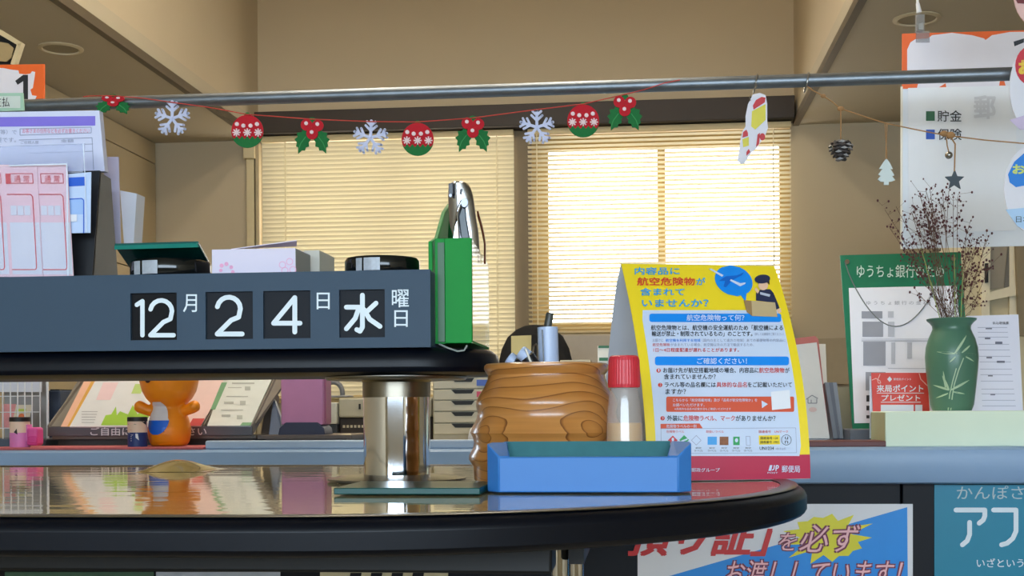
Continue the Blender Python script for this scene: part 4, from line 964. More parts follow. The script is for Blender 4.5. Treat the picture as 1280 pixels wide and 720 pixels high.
MB().box(-1.4, xr, 1.84, 1.90, PY(300, 715, 1.24).z, ZT - .032).build('underframe', UF, t, bevel=.003)
p = PY(700, 700, 1.40)
for lx in (p.x, -1.45):
    for ly in (1.40, 1.74):
        MB().tube([(lx, ly, 0), (lx, ly, ZT - .03)], .0095, 18).build('leg', CHROME, t, smooth=True)
MB().box(p.x + .012, p.x + .028, 1.36, 1.80, ZT - .075, ZT - .04).build('bracket', UF, t)
# raised ripple of the clear table sheet
rp = MB(); v = []; nx, ny = 20, 8; a = PZ(185, 588, ZT); 
for j in range(ny + 1):
    for i in range(nx + 1):
        f, g = i / nx, j / ny; x = PZ(186 + 86 * f, 588, ZT); h = .016 * math.sin(math.pi * f ** .8) ** 1.4 * math.sin(math.pi * g) ** .7
        v.append(Vector((x.x, x.y + (g - .5) * .12, ZT + .0005 + h)))
rp.add(v, [(j * (nx + 1) + i, j * (nx + 1) + i + 1, (j + 1) * (nx + 1) + i + 1, (j + 1) * (nx + 1) + i) for j in range(ny) for i in range(nx)])
o = rp.build('table_sheet', mat('ripple_sheet', (150, 128, 78), .08, spec=.8, var=.15, scale=20), loc=PZ(228, 588, ZT), smooth=True); prop(o, 'bulging brownish ripple of the glossy sheet on the table', 'table sheet')

# glass plate and column with upper shelf
GG = mat('green_glass', (8, 70, 66), .3, var=.08, spec=.3)
a = PZ(417, 620, ZT); b = PZ(606, 617, ZT)
o = MB().box(a.x, b.x, a.y, a.y + .13, ZT + .0014, ZT + .0085).build('glass_plate', GG, loc=((a.x + b.x) / 2, a.y + .06, ZT), bevel=.001); prop(o, 'small green edged glass plate lying below the chrome column', 'plate')
CXc, CYc = -.314, 1.61; SB = 1.1455; ST = 1.177
t = thing('upper_shelf', 'raised round-ended black shelf on a chrome column', 'shelf', (CXc, CYc, ZT))
SX0, SX1, SCY, SR = -1.35, -.293, 1.62, .11
ss = lambda ins, z: stadium(SX0, SX1, SCY, SR - ins, z)
MB().rings([ss(.012, SB), ss(.003, SB + .003), ss(0, SB + .008), ss(0, SB + .009), ss(.0002, ST - .016), ss(.0025, ST - .006), ss(.010, ST)]).build('shelf_board', RIM, t, smooth=True)
MB().rings([ss(.02, SB - .0012), ss(.012, SB - .0012), ss(.012, SB + .001)]).build('underside', mat('rail_taupe', (120, 110, 96), .5), t)
cc = Vector((CXc, CYc, ZT)); hh = SB - ZT
MB().lathe([(.088, .0015), (.088, .004), (.07, .007), (.041, .009)], cc, 48).build('base_flange', mat('flange_dark', (96, 90, 78), .25, .6), t, smooth=True)
MB().lathe([(.0425, .006), (.0425, hh - .026)], cc, 48).build('column', CHROME, t, smooth=True)
MB().lathe([(.0432, hh - .027), (.0432, hh - .008), (.047, hh - .004)], cc, 48).build('collar', mat('collar_nickel', (140, 132, 118), .3, 1), t, smooth=True)
MB().lathe([(.088, hh - .005), (.09, hh - .0025), (.09, hh - .0012)], cc, 48).build('top_flange', STEEL, t, smooth=True)
p = PY(487, 483, CYc - .044); MB().lathe([(.0065, -.001), (.0065, .001)], (0, 0, 0), 20).build('set_screw', mat('screw_dark', (70, 68, 62), .35, .9), t)
sc = t.children[-1]; sc.rotation_euler = (math.pi / 2, 0, 0); sc.scale = (1, 1.5, 1)
for v_ in sc.data.vertices: v_.co = v_.co + world_loc(t)
sc.location = (p.x - CXc, -.0436, p.z - ZT)

# ------------------------------------------------------------------ perpetual calendar
SL = mat('calendar_slate', (43, 66, 87), .6, var=.04); CYF_ = 1.507
zt0 = PY(0, 346, CYF_).z; zt1 = PY(540, 337, CYF_).z; zc = (zt0 + zt1) / 2
xr = PY(538, 380, CYF_).x; xl = -1.02
t = thing('block_calendar', 'long slate grey block calendar showing white date digits', 'calendar', (xr - .3, CYF_ + .06, ST))
wins = [(163, 221), (257, 316), (329, 388), (424, 481)]
wz1 = PY(200, 366, CYF_).z; wz0 = PY(200, 425, CYF_).z
MB().box(xl, xr, CYF_ + .006, CYF_ + .11, ST, zc).build('body', SL, t, bevel=.002)
fp = MB().box(xl, xr, CYF_, CYF_ + .006, ST, wz0).box(xl, xr, CYF_, CYF_ + .006, wz1, zc)
prevx = xl
for a, b in wins:
    ax, bx = PY(a, 395, CYF_).x, PY(b, 395, CYF_).x; fp.box(prevx, ax, CYF_, CYF_ + .006, wz0, wz1); prevx = bx
fp.box(prevx, xr, CYF_, CYF_ + .006, wz0, wz1); fp.build('front_plate', SL, t)
TILE = mat('tile_black', (9, 8, 11), .6, var=.2, spec=.2); TILE2 = mat('tile_charcoal', (30, 33, 40), .6, var=.12, spec=.2); DIG = mat('digit_white', (222, 232, 238), .5, var=.02)
TM = MY(CYF_ + .0042)
tiles = []
for i, (a, b) in enumerate(wins):
    ax, bx = PY(a, 395, CYF_).x, PY(b, 395, CYF_).x
    tiles.append(MB().box(ax, bx, CYF_ + .0045, CYF_ + .0058, wz0, wz1).build('number_tile', TILE if i == 0 else TILE2, t))
two = lambda cx, top, bot, hw: [arc(cx, top + hw * .96, hw, hw, 190, 360, 8) + [(cx + hw * .85, top + hw * 1.685), (cx + hw * .2, top + (bot - top) * .62), (cx - hw * 1.0, bot), (cx + hw * 1.15, bot)]]
stroke([[(171, 381), (178, 376.5), (178, 419)]], 5.6, TM, DIG, tiles[0], 'digit'); stroke(two(201.5, 376, 419, 13.5), 5.6, TM, DIG, tiles[0], 'digit')
stroke(two(286, 372, 417.5, 14.5), 6, TM, DIG, tiles[1], 'digit')
stroke([[(368.5, 415), (368.5, 372), (342, 404), (375, 404)]], 6, TM, DIG, tiles[2], 'digit')
stroke([[(453, 369), (453, 409), (450, 414), (446, 412)], [(433, 384), (449, 384), (444, 398), (433, 411)], [(470, 379), (456, 392)], [(455, 387), (462, 399), (475, 408)]], 6, TM, DIG, tiles[3], 'character')
FM = MY(CYF_)
for body, rc in (('月', (229, 368, 246, 390)), ('日', (396, 366, 412, 386.5)), ('曜', (490, 362, 511, 384)), ('日', (493, 388, 509.5, 408.5))): text(body, rc, FM, DIG, t, bold=.010)

# ------------------------------------------------------------------ things on top of the calendar and shelf
BLK = mat('gloss_black', (14, 16, 16), .12, var=.1)
def tin(cx, y0, y1, hw, label, Y):
    k = PY(cx, y1, Y); s_ = (PY(cx + 1, y1, Y) - k).length; r = hw * s_; H = (y1 - y0) * s_ + .004
    t = thing('ink_tin', label, 'tin', (k.x, Y, zc), 'round black tins on the calendar'); c = Vector((k.x, Y, zc))
    MB().lathe([(r * .97, 0), (r, .002), (r, H * .8), (r * .95, H * .97), (r * .8, H)], c, 44).build('body', BLK, t, smooth=True)
    return t, c, r, H
t, c, r, H = tin(478, 322, 338, 46, 'round glossy black tin on the right of the calendar', 1.56)
def sticker(t, c, r, H, a0, a1):
    vs = []; n = 6
    for i in range(n + 1):
        a = math.radians(a0 + (a1 - a0) * i / n); d = Vector((math.sin(a), -math.cos(a), 0)); vs += [c + d * (r + .0006) + Vector((0, 0, H * .06)), c + d * (r + .0006) + Vector((0, 0, H * .82))]
    MB().add(vs, [(2 * i, 2 * i + 2, 2 * i + 3, 2 * i + 1) for i in range(n)]).build('sticker', mat('sticker_silver', (170, 176, 186), .35, var=.3, scale=150), t)
sticker(t, c, r, H, -31, -20); sticker(t, c, r, H, -17, 8)
t, c, r, H = tin(214, 327, 344, 48, 'round glossy black tin under the tilted teal lid', 1.56)
sticker(t, c, r, H, -40, -26); sticker(t, c, r, H, -22, 2)
TEAL = mat('teal_plastic', (10, 84, 80), .25, var=.05)
o = thing('teal_lid', 'teal plastic lid tilted up over the black tin', 'lid', PY(205, 336, 1.585))
MB().slab([PY(143, 308, 1.51), PY(248, 305, 1.51), PY(266, 338, 1.613), PY(166, 341, 1.613)], .004).build('lid', TEAL, o, bevel=.001)
MB().slab([PY(143, 307, 1.508), PY(246, 304, 1.508), PY(248, 309, 1.509), PY(143, 312, 1.509)], .003).build('lid_edge', mat('teal_edge', (16, 120, 108), .25), o)
# memo block
t = thing('memo_block', 'white memo block with pink flower print on the calendar', 'memo block', PY(320, 340, 1.535))
a = PY(265, 342, 1.535); b = PY(369, 310, 1.535); PAPL = mat('memo_lilac', (222, 214, 232), .6, var=.02)
MB().box(a.x, b.x, 1.535, 1.605, zc, b.z).build('block', PAPL, t)
MB().box(b.x, b.x + .0005, 1.5355, 1.6045, zc, b.z - .001).build('page_edges', mat('page_edge', (168, 166, 160), .7, var=.15, scale=4), t)
mm_ = MY(1.535); PNK = mat('memo_pink', (236, 170, 204), .6)
for cx_, cy_, rr_ in ((277, 332, 2.6), (283, 330, 2.6), (289, 334, 2.4), (291, 340, 2.4), (276, 338, 2.2)): art(oval(cx_, cy_, rr_, n=12), mm_, PNK, t, 'petal')
for cx_, cy_ in ((353, 331), (362, 327), (356, 338), (366, 337)): stroke([oval(cx_, cy_, 4, n=14) + [oval(cx_, cy_, 4, n=14)[0]]], .8, mm_, PNK, t, 'petal_outline')
o = MB().slab([PY(289, 312, 1.555), PY(371, 301, 1.555), PY(371, 308, 1.605), PY(300, 311, 1.605)], .001).build('loose_sheet', PAPL, loc=PY(330, 309, 1.575)); prop(o, 'loose white sheet curling on top of the memo block', 'paper')
o = MB().box(PY(372, 340, 1.585).x, PY(392, 340, 1.585).x, 1.615, 1.695, ST, PY(392, 313, 1.615).z).build('card_stack', mat('stack_grey', (206, 202, 190), .7, var=.1, scale=6), loc=(PY(384, 340, 1.635).x, 1.635, ST)); prop(o, 'grey white card stack behind the memo block', 'cards')
# form rack
RKB = mat('rack_black', (30, 32, 36), .4); RKG = mat('rack_side', (88, 88, 84), .4)
t = thing('form_rack', 'black sloping form rack at the left of the shelf', 'rack', (PY(60, 345, 1.655).x, 1.665, ST))
X = PY(108, 340, 1.62).x; zt_ = PY(128, 215, 1.665).z
MB().slab([(X, 1.62, ST), (X, 1.665, zt_), (X, 1.7, zt_ - .003), (X, 1.74, ST)], .004, towards=Vector((3, 1.635, 1.2))).build('side_panel', RKG, t)
MB().slab([(-1.0, 1.619, ST), (X, 1.619, ST), (X, 1.664, zt_ + .002), (-1.0, 1.664, zt_ + .002)], .004).build('front_panel', RKB, t)
MB().slab([(-1.0, 1.735, ST), (X - .004, 1.735, ST), (X - .004, 1.697, zt_ - .003), (-1.0, 1.697, zt_ - .003)], .004).build('back_panel', RKB, t)
def sheet(pts, Y, m, name, label, th=.0008, cat='form'):
    o = thing(name, label, cat, PY(pts[-1][0], pts[-1][1], Y)); MB().slab([PY(x, y, Y) for x, y in pts], th).build('sheet', m, o); return o
FL = mat('form_lavender', (214, 216, 238), .6, var=.02); PUR = mat('form_purple', (130, 112, 214), .6)
o = sheet([(-60, 141), (124, 138), (131, 214), (-60, 216)], 1.68, FL, 'paper_form', 'tall form with purple band at the back of the rack', .012)
m_ = MY(1.68); art([(-60, 147), (119, 145), (119, 157), (-60, 159)], m_, PUR, o, 'purple_band')
PKT = mat('form_pinktext', (226, 120, 150), .6); GRT = mat('form_greytext', (150, 156, 180), .6)
stroke([[(25, 161), (114, 159), (114, 166), (25, 169), (25, 161)]], .8, m_, GRT, o, 'text_frame')
text('お客さまの住所などを必ずお書きください', (28, 160.5, 112, 166.5), m_, PKT, o, bold=.004)
text('番号等）で', (-14, 162, 21, 168), m_, GRT, o, bold=.0); text('不要です。', (-12, 172, 20, 178), m_, GRT, o, bold=.0)
stroke([[(24, 175), (115, 172), (117, 212)], [(24, 183), (116, 180)], [(24, 192), (116, 189)]], .8, m_, GRT, o, 'table_lines')
text('ご依頼人欄', (26, 176, 48, 180), m_, GRT, o, bold=.0); text('金額', (76, 174, 92, 178), m_, GRT, o, bold=.0)
o = sheet([(129, 196), (148, 196), (151, 312), (133, 312)], 1.75, mat('paper_lilac', (206, 200, 226), .6), 'paper_sheet', 'lilac sheet standing behind the form rack', .002, 'paper')
o = sheet([(150, 238), (171, 242), (166, 320), (156, 320)], 1.765, mat('paper_bright', (220, 222, 232), .6), 'paper_sheet', 'bundle of white papers standing behind the form rack', .03, 'paper')
SLEEVE = clear_mat('clear_sleeve', (236, 240, 252), .06, .12, .22, (236, 240, 252))
o = sheet([(-60, 186), (22, 182), (106, 179), (104, 216), (-60, 218)], 1.617, SLEEVE, 'clear_sleeve', 'clear sleeve in front of the purple banded form', .001, 'sleeve')
o = sheet([(70, 219), (114, 215), (113, 291), (66, 292)], 1.614, mat('form_blue', (196, 214, 244), .6, var=.02), 'paper_form', 'blue payment form at the right of the rack')
m_ = MY(1.614); BLU = mat('form_blueink', (30, 92, 206), .6)
art([(86, 222), (106, 221), (106, 232), (86, 233)], m_, BLU, o, 'blue_band'); stroke([[(86, 249), (102, 248), (104.5, 250), (104.5, 291)]], 1.2, m_, BLU, o, 'frame_line')
rects([(86, 248, 104, 268)], MY(1.6145), mat('form_paleblue', (160, 192, 240), .6), o, 'tint'); rects([(88, 268, 96, 277)], MY(1.613), WHITE, o, 'entry_box')
stroke([[(104, 180), (106, 215), (108, 290)]], 1.0, MY(1.613), mat('sleeve_edge', (226, 234, 246), .3), o, 'sleeve_edge')
PKF = mat('form_pink', (244, 208, 216), .6, var=.02); PKW = mat('form_white', (226, 228, 236), .6); PR = mat('form_red', (222, 66, 76), .6)
def pink_form(x, Y, label, full):
    o = sheet([(x, 206), (x + 42, 206), (x + 50, 346), (x + 8, 346)], Y, PKF, 'paper_form', label)
    m1 = MY(Y); m2 = MY(Y - .0006)
    sk = lambda dx, y: (x + dx + (y - 206) * .057, y)
    art([sk(4, 278), sk(41, 278), sk(41, 343), sk(4, 343)], m1, PKW, o, 'white_field')
    if full: art([sk(2, 217), sk(8, 217), sk(8, 230), sk(2, 230)], m2, PR, o, 'red_band')
    stroke([[sk(8, 217), sk(36, 217), sk(36, 229), sk(8, 229), sk(8, 217)]], .9, m2, PR, o, 'title_frame'); text('通 常', (x + 13.5, 219, x + 32.5, 228), m2, PR, o, bold=.0)
    stroke([[sk(3, 243), sk(32, 243), sk(34.5, 246), sk(34.5, 334), sk(33, 337), sk(4, 337)]], 1.2, m2, PR, o, 'red_frame')
    for k in range(3):
        if x + 7 + k * 8.5 > x + 5: art([sk(6 + k * 8.6, 257), sk(13.5 + k * 8.6, 257), sk(13.5 + k * 8.6, 269), sk(6 + k * 8.6, 269)], m2, PKW, o, 'entry_box')
pink_form(-36, 1.612, 'pink payment form cut by the left edge of the frame', True)
pink_form(42, 1.611, 'pink payment form under clear sleeve nearest the blue form', False)
pink_form(4, 1.609, 'pink payment form with red band, middle of the three', True)
o = sheet([(-40, 212), (12, 207), (84, 205), (86, 346), (-40, 346)], 1.605, clear_mat('clear_sleeve2', (252, 252, 255), .03, .12, .03, (236, 240, 252)), 'clear_sleeve', 'clear sleeve over the pink payment forms', .001, 'sleeve')
stroke([[(83.5, 206), (85, 345)], [(12, 207), (83, 205)]], 1.535, MY(1.605), mat('sleeve_edge', (226, 234, 246), .3), o, 'sleeve_edge')
# green magnetic holder
GR = mat('holder_green', (8, 138, 52), .55, var=.06, spec=.25); GRD = mat('holder_green_dark', (12, 84, 34), .4)
HY = 1.535
XB0 = PY(541.5, 380, HY).x; XF = PY(590, 380, HY).x; zH = PY(590, 297, HY).z; zb_ = PY(570, 429, HY).z
t = thing('magnet_holder', 'green plastic holder fixed to the end of the calendar', 'holder', ((XB0 + XF) / 2, 1.615, zb_))
MB().slab([(XB0, HY - .004, zb_), (XB0, HY - .004, zH - .004), (XB0, 1.575, zH + .006), (XB0, 1.635, PY(548, 265, 1.635).z), (XB0, 1.685, PY(553, 255, 1.685).z), (XB0, 1.7, PY(556, 262, 1.7).z), (XB0, 1.705, zb_)], .005, towards=Vector((3, 1.535, 1.2))).build('back_plate', GR, t, bevel=.001)
MB().box(XB0 + .002, XF, HY + .003, HY + .006, zb_ + .002, zH).build('side_wall', GR, t)
MB().box(PY(556, 380, HY).x, XF, HY, HY + .003, zb_, zH).build('front_wall', GR, t, bevel=.001)
MB().box(XB0 + .0055, PY(555.5, 380, HY).x, HY + .0015, HY + .003, zb_ + .002, zH - .005).build('groove', GRD, t)
MB().box(XB0, XF, HY + .005, 1.705, zb_, zb_ + .003).build('floor', GR, t)
MB().slab([(XF, HY + .001, zb_), (XF, HY + .001, zH - .001), (XF, 1.705, zH - .014), (XF, 1.705, zb_)], .0025, towards=Vector((3, 1.535, 1.2))).build('clear_wall', clear_mat('holder_clear', (250, 252, 250), .18, .05, .10, (240, 240, 235)), t)
o = MB().tube([PY(549, 430, HY + .004), PY(560, 435, HY), PY(572, 439, HY - .002), PY(580, 438, HY - .002), PY(584, 432, HY)], .0012, 6).build('tape_curl', mat('tape_grey', (150, 156, 150), .3), t)
# chrome tool and spectacles inside
TY = 1.61
t = thing('chrome_tool', 'shiny chrome hand tool standing in the green holder', 'tool', PY(578, 320, TY))
def tl(pts, Y, th, m, n, bv=.002): return MB().slab([PY(x, y, Y) for x, y in pts], th).build(n, m, t, bevel=bv)
TCH = mat('tool_chrome', (170, 170, 174), .16, 1, var=.1)
def shell(rows, dep, Y, m, n, parent):
    rg = []
    for y, xa, xb in rows:
        A, B = PY(xa, y, Y), PY(xb, y, Y); c_ = (A + B) / 2; hw = (B - A).length / 2; rg.append([c_ + Vector((hw * math.cos(2 * math.pi * k / 20), -dep * min(1, hw / .01) * math.sin(2 * math.pi * k / 20), 0)) for k in range(20)])
    return MB().rings(rg).build(n, m, parent, smooth=True)
shell([(318, 559, 600), (290, 560, 598), (272, 561, 595), (256, 560.5, 593), (244, 560, 591), (236, 560.5, 588.5), (230, 562, 585), (227.5, 566, 580)], .009, TY, TCH, 'housing', t)
tl([(580, 246), (575, 250), (570, 262), (567, 282), (565, 318), (576, 318), (574, 284), (573, 268), (577, 256), (583, 250)], TY - 0.015, .006, TCH, 'curved_lever')
tl([(577, 258), (573, 270), (575, 288), (579, 318), (591, 318), (586, 290), (583, 272), (582, 260)], TY - 0.013, .003, mat('tool_grey', (70, 72, 74), .35, .8), 'inner_plate')
tl([(560.5, 229), (566, 228), (566, 243), (561, 244)], TY - 0.013, .004, mat('tool_dark', (24, 28, 40), .3), 'jaw_slot', .001)
tl(oval(580.5, 253, 4.6, 6, 20), TY - 0.018, .004, mat('tool_rivet', (120, 122, 130), .3, .9), 'rivet', .001)
tl(oval(563, 244, 2, 2.6, 14), TY - 0.013, .003, mat('tool_rivet', (120, 122, 130), .3, .9), 'small_rivet', .0005)
tl([(575, 236), (578, 236), (577, 243), (574, 242)], TY - 0.011, .002, mat('tool_dark', (24, 28, 40), .3), 'slot', .0005)
t = thing('spectacles', 'brown spectacle arms sticking out of the green holder', 'spectacles', PY(602, 330, 1.655))
BRW = mat('tortoise', (96, 44, 22), .25, var=.4, scale=120)
MB().tube([PY(597, 264, 1.645), PY(598, 270, 1.645), PY(601, 280, 1.645), PY(604, 293, 1.645), PY(606, 305, 1.645), PY(606, 330, 1.645)], [.0012, .0017, .0017, .0016, .0014, .0014], 8).build('arm', BRW, t, smooth=True)
MB().tube([PY(595, 285, 1.665), PY(597, 300, 1.665), PY(599, 330, 1.665)], .0015, 8).build('arm', BRW, t, smooth=True)

# ------------------------------------------------------------------ wooden pen cup and pens
def wood():
    m = bpy.data.materials.new('turned_wood'); m.use_nodes = True; N = m.node_tree.nodes; L = m.node_tree.links; b = N['Principled BSDF']
    tc = N.new('ShaderNodeTexCoord'); mp = N.new('ShaderNodeMapping'); mp.inputs['Location'].default_value = (.02, .06, -.065); mp.inputs['Rotation'].default_value = (0, .10, .16); mp.inputs['Scale'].default_value = (.55, 1, 1); L.new(tc.outputs['Object'], mp.inputs[0])
    wv = N.new('ShaderNodeTexWave'); wv.wave_type = 'RINGS'; wv.rings_direction = 'X'; wv.wave_profile = 'SAW'; wv.inputs['Scale'].default_value = 30; wv.inputs['Distortion'].default_value = 1.4; wv.inputs['Detail'].default_value = 1.5; wv.inputs['Detail Scale'].default_value = .9; L.new(mp.outputs[0], wv.inputs['Vector'])
    cr = N.new('ShaderNodeValToRGB'); e = cr.color_ramp.elements; e[0].position = 0; e[0].color = lin((206, 140, 72)); e[1].position = 1; e[1].color = lin((118, 66, 26))
    x = e.new(.86); x.color = lin((190, 124, 58)); x = e.new(.94); x.color = lin((150, 90, 38)); L.new(wv.outputs[0], cr.inputs[0])
    n = N.new('ShaderNodeTexNoise'); n.inputs['Scale'].default_value = 1.4; n.inputs['Detail'].default_value = 6; mp2 = N.new('ShaderNodeMapping'); mp2.inputs['Scale'].default_value = (8, 8, 160); L.new(tc.outputs['Object'], mp2.inputs[0]); L.new(mp2.outputs[0], n.inputs['Vector'])
    mx = N.new('ShaderNodeMix'); mx.data_type = 'RGBA'; mx.blend_type = 'MULTIPLY'; mx.inputs[0].default_value = .35; L.new(cr.outputs[0], mx.inputs[6]); L.new(n.outputs[0], mx.inputs[7]); L.new(mx.outputs[2], b.inputs['Base Color'])
    b.inputs['Roughness'].default_value = .28; b.inputs['Coat Weight'].default_value = .4; b.inputs['Coat Roughness'].default_value = .12
    return m
CUY = 1.50; k = PY(684, 605, CUY); s_ = (PY(685, 605, CUY) - k).length; c = Vector((k.x, CUY, ZT))
zb0 = 514 + (EYE.z - ZT) * F / (CUY / math.cos(0) + 0) if False else None
yb = None
for q in range(560, 660):
    if PY(684, q, CUY).z <= ZT: yb = q; break
hz = lambda y: (yb - y) * s_
cprof = [(82, yb), (88, 602), (91, 599), (92, 583), (94, 580), (97.5, 574), (97, 569), (92, 560), (91, 553), (93, 546), (95.5, 541), (93, 534), (87.5, 524), (86, 517), (88, 508), (88, 502), (84, 494), (77.5, 484), (73.5, 475), (73, 470), (76, 466), (78, 462), (77.5, 458), (75, 456), (70, 456), (66, 460), (64, 480), (62, 560), (20, 580)]
t = thing('pen_cup', 'turned brown wooden pen cup with wavy ringed sides', 'pen cup', c)
MB().lathe([(a * s_, max(0, hz(y))) for a, y in cprof], c, 64).build('cup', wood(), t, smooth=True)
def pen(name, p0, p1, r, m, label, Y, cap=None, capm=None, capr=None, cat='pen'):
    A, B = PY(*p0, Y), PY(*p1, Y); o = thing(name, label, cat, A); MB().tube([A, A + (B - A) * .02, B], [r * .8, r, r], 18).build('barrel', m, o, smooth=True)
    if cap: C = PY(*cap, Y); MB().tube([B, B + (C - B) * .85, C], [capr, capr, capr * .85], 18).build('cap', capm, o, smooth=True)
    return o
PW = mat('pen_white', (176, 192, 222), .35, var=.02); PBK = mat('pen_black', (22, 22, 26), .3)
o = pen('marker_pen', (689, 560), (684.5, 409), .0120, PW, 'thick white marker with black tip standing in the pen cup', 1.485, (687.5, 391), mat('pen_cap_dark', (58, 60, 56), .4), .0046)
MB().slab([PY(677, 412, 1.471), PY(678.6, 412, 1.471), PY(681, 470, 1.471), PY(679.6, 470, 1.471)], .001).build('clip_gap', PBK, o)
pen('ball_pen', (690, 520), (643, 452.5), .0085, PBK, 'black pen with pale end leaning left in front', 1.475, (635.5, 447), PW, .0080)
pen('ball_pen', (702, 508), (659.5, 446.5), .0085, PBK, 'black pen with pale end leaning beside its twin', 1.455, (650, 439.5), PW, .0082)
o = sheet([(639, 420), (664, 419), (664, 480), (639, 480)], 1.515, mat('card_gold', (190, 160, 84), .5), 'card', 'tan card standing in the pen cup', .002, 'card')
pen('thin_stick', (690, 520), (657, 436), .0012, mat('stick_ivory', (226, 220, 206), .5), 'thin ivory stick leaning in the pen cup', 1.445, cat='stick')
o = pen('steel_loop', (668, 500), (666, 440), .0018, STEEL, 'thin steel wire loop standing in the pen cup', 1.535, cat='wire')
MB().tube([PY(666, 440, 1.535), PY(667, 433, 1.535), PY(670, 430, 1.535), PY(672, 434, 1.535), PY(672, 500, 1.535)], .0014, 6).build('loop', STEEL, o)

# ------------------------------------------------------------------ glue bottle
GY = 1.43; k = PY(781, 600, GY); s_ = (PY(782, 600, GY) - k).length; c = Vector((k.x, GY, ZT))
for q in range(560, 680):
    if PY(781, q, GY).z <= ZT: yb = q; break
hz = lambda y: (yb - y) * s_
t = thing('glue_bottle', 'clear glue bottle with ribbed red cap', 'bottle', c)
MB().lathe([(21, 0 / s_), (23.5, 2 / 1)] and [(a * s_, b) for a, b in ((21, 0), (23.5, .003), (24, .01), (22.5, hz(530)), (19.5, hz(500)), (17.5, hz(487)), (16.5, hz(482)))], c, 36).build('body', clear_mat('bottle_clear', (250, 248, 246), .10, .12, .22, (226, 218, 216)), t, smooth=True)
MB().lathe([(a * s_, b) for a, b in ((20, .003), (22.5, .006), (22.8, .012), (21.6, hz(530)), (21.5, hz(528.5)))], c, 36).build('glue', mat('glue_amber', (222, 178, 112), .3, var=.05), t, smooth=True)
capm = mat('cap_red', (206, 44, 58), .38, var=.06); n = 72; rg = []
for r_, y in ((19.8, 484), (20.2, 480), (19.2, 450), (18.2, 445.5), (16, 444)):
    rg.append([c + Vector(((r_ + (.35 if (k2 % 2 and 446 < y < 483) else 0)) * s_ * math.cos(2 * math.pi * k2 / n), (r_ + (.35 if (k2 % 2 and 446 < y < 483) else 0)) * s_ * math.sin(2 * math.pi * k2 / n), hz(y))) for k2 in range(n)])
MB().rings(rg).build('cap', capm, t)

# ------------------------------------------------------------------ blue tray
BT = mat('tray_blue', (52, 120, 194), .42, var=.03)
a = PZ(606, 618, ZT); TYF = 1.352; xl = PY(607, 600, TYF).x; xr = PY(865, 600, TYF).x
zf = PY(700, 571, TYF).z; zs = PY(620, 553, TYF + .05).z; D = .054; b0 = ZT + .0016
t = thing('blue_tray', 'blue plastic tray holding a glass plate', 'tray', ((xl + xr) / 2, TYF + D / 2, ZT))
iw = .016
MB().box(xl + .014, xr - .014, TYF, TYF + .010, b0, zf).build('front_wall', BT, t, bevel=.0015)
for sg, X0 in ((1, xl), (-1, xr)):
    pl = [(.014, 0, zf), (0, .015, zs), (0, D, zs), (.021, D, zs), (.021, .020, zs), (.026, .003, zf)]
    bot = [Vector((X0 + sg * u, TYF + v, b0)) for u, v, z in pl]; top = [Vector((X0 + sg * u, TYF + v, z)) for u, v, z in pl]
    MB().rings([bot, top] if sg > 0 else [bot[::-1], top[::-1]]).build('end_wall', BT, t, bevel=.0015)
MB().box(xl + iw * .5, xr - iw * .5, TYF + D - .01, TYF + D, b0, zs - .004).build('back_wall', BT, t, bevel=.002)
MB().box(xl + iw * .5, xr - iw * .5, TYF + .01, TYF + D - .005, b0, b0 + .01).build('tray_floor', BT, t)
p0 = PY(631, 575, TYF + .035); p1 = PY(833, 551, TYF + .035)
o = MB().slab([(p0.x, TYF + .026, b0 + .012), (p1.x + .004, TYF + .026, b0 + .012), (p1.x + .004, TYF + .030, p1.z), (p0.x, TYF + .030, p1.z)], .006).build('glass_insert', mat('glass_teal', (54, 110, 116), .5, var=.15, scale=60, spec=.1), loc=((p0.x + p1.x) / 2, TYF + .036, ZT)); prop(o, 'green glass plate standing inside the blue tray', 'plate')
MB().box(p0.x - .004, p0.x - .0025, TYF + .026, TYF + .044, b0 + .012, p1.z - .003).build('clip', STEEL, o)

# ------------------------------------------------------------------ tent sign
A_ = math.radians(16.6); BR = PZ(1013, 599.5, ZT); RD = Vector((math.cos(A_), math.sin(A_), 0)); BD = Vector((-math.sin(A_), math.cos(A_), 0)); SW = .212; SH = .2790; SDp = .112
BR.z = ZT + .0015
def tent(u, v, off=0):
    d = SDp * v * v; n_ = (-BD + Vector((0, 0, 2 * SDp * v / SH))).normalized()
    return BR - RD * SW * (1 - u) + BD * d + Vector((0, 0, SH * v)) + n_ * off
def project(P):
    q = P - EYE; z = q.dot(fwd); return (640 + F * q.dot(rgt) / z, CY - F * q.dot(upv) / z)
EDGE = [(v / 40, project(tent(0, v / 40)), project(tent(1, v / 40))) for v in range(41)]
def TENT(off):
    def f(x, y):
        best = None
        for i in range(40):
            v0, l0, r0 = EDGE[i]; v1, l1, r1 = EDGE[i + 1]
            u = (x - l0[0]) / (r0[0] - l0[0]); ya = l0[1] + u * (r0[1] - l0[1]); yb_ = l1[1] + u * (r1[1] - l1[1])
            if y >= yb_ or i == 39:
                g = (ya - y) / (ya - yb_); v = v0 + (v1 - v0) * g; xl_ = l0[0] + (l1[0] - l0[0]) * g; xr_ = r0[0] + (r1[0] - r0[0]) * g
                return tent((x - xl_) / (xr_ - xl_), v, off)
        return tent(0, 0, off)
    return f
YL = mat('sign_yellow', (246, 216, 40), .38, var=.02); SGW = mat('sign_white', (204, 216, 238), .45, var=.02); CRIM = mat('sign_crimson', (186, 32, 72), .4, var=.02)
t = thing('tent_sign', 'yellow tent sign warning about dangerous goods by air', 'sign', BR - RD * SW / 2 + BD * .1)
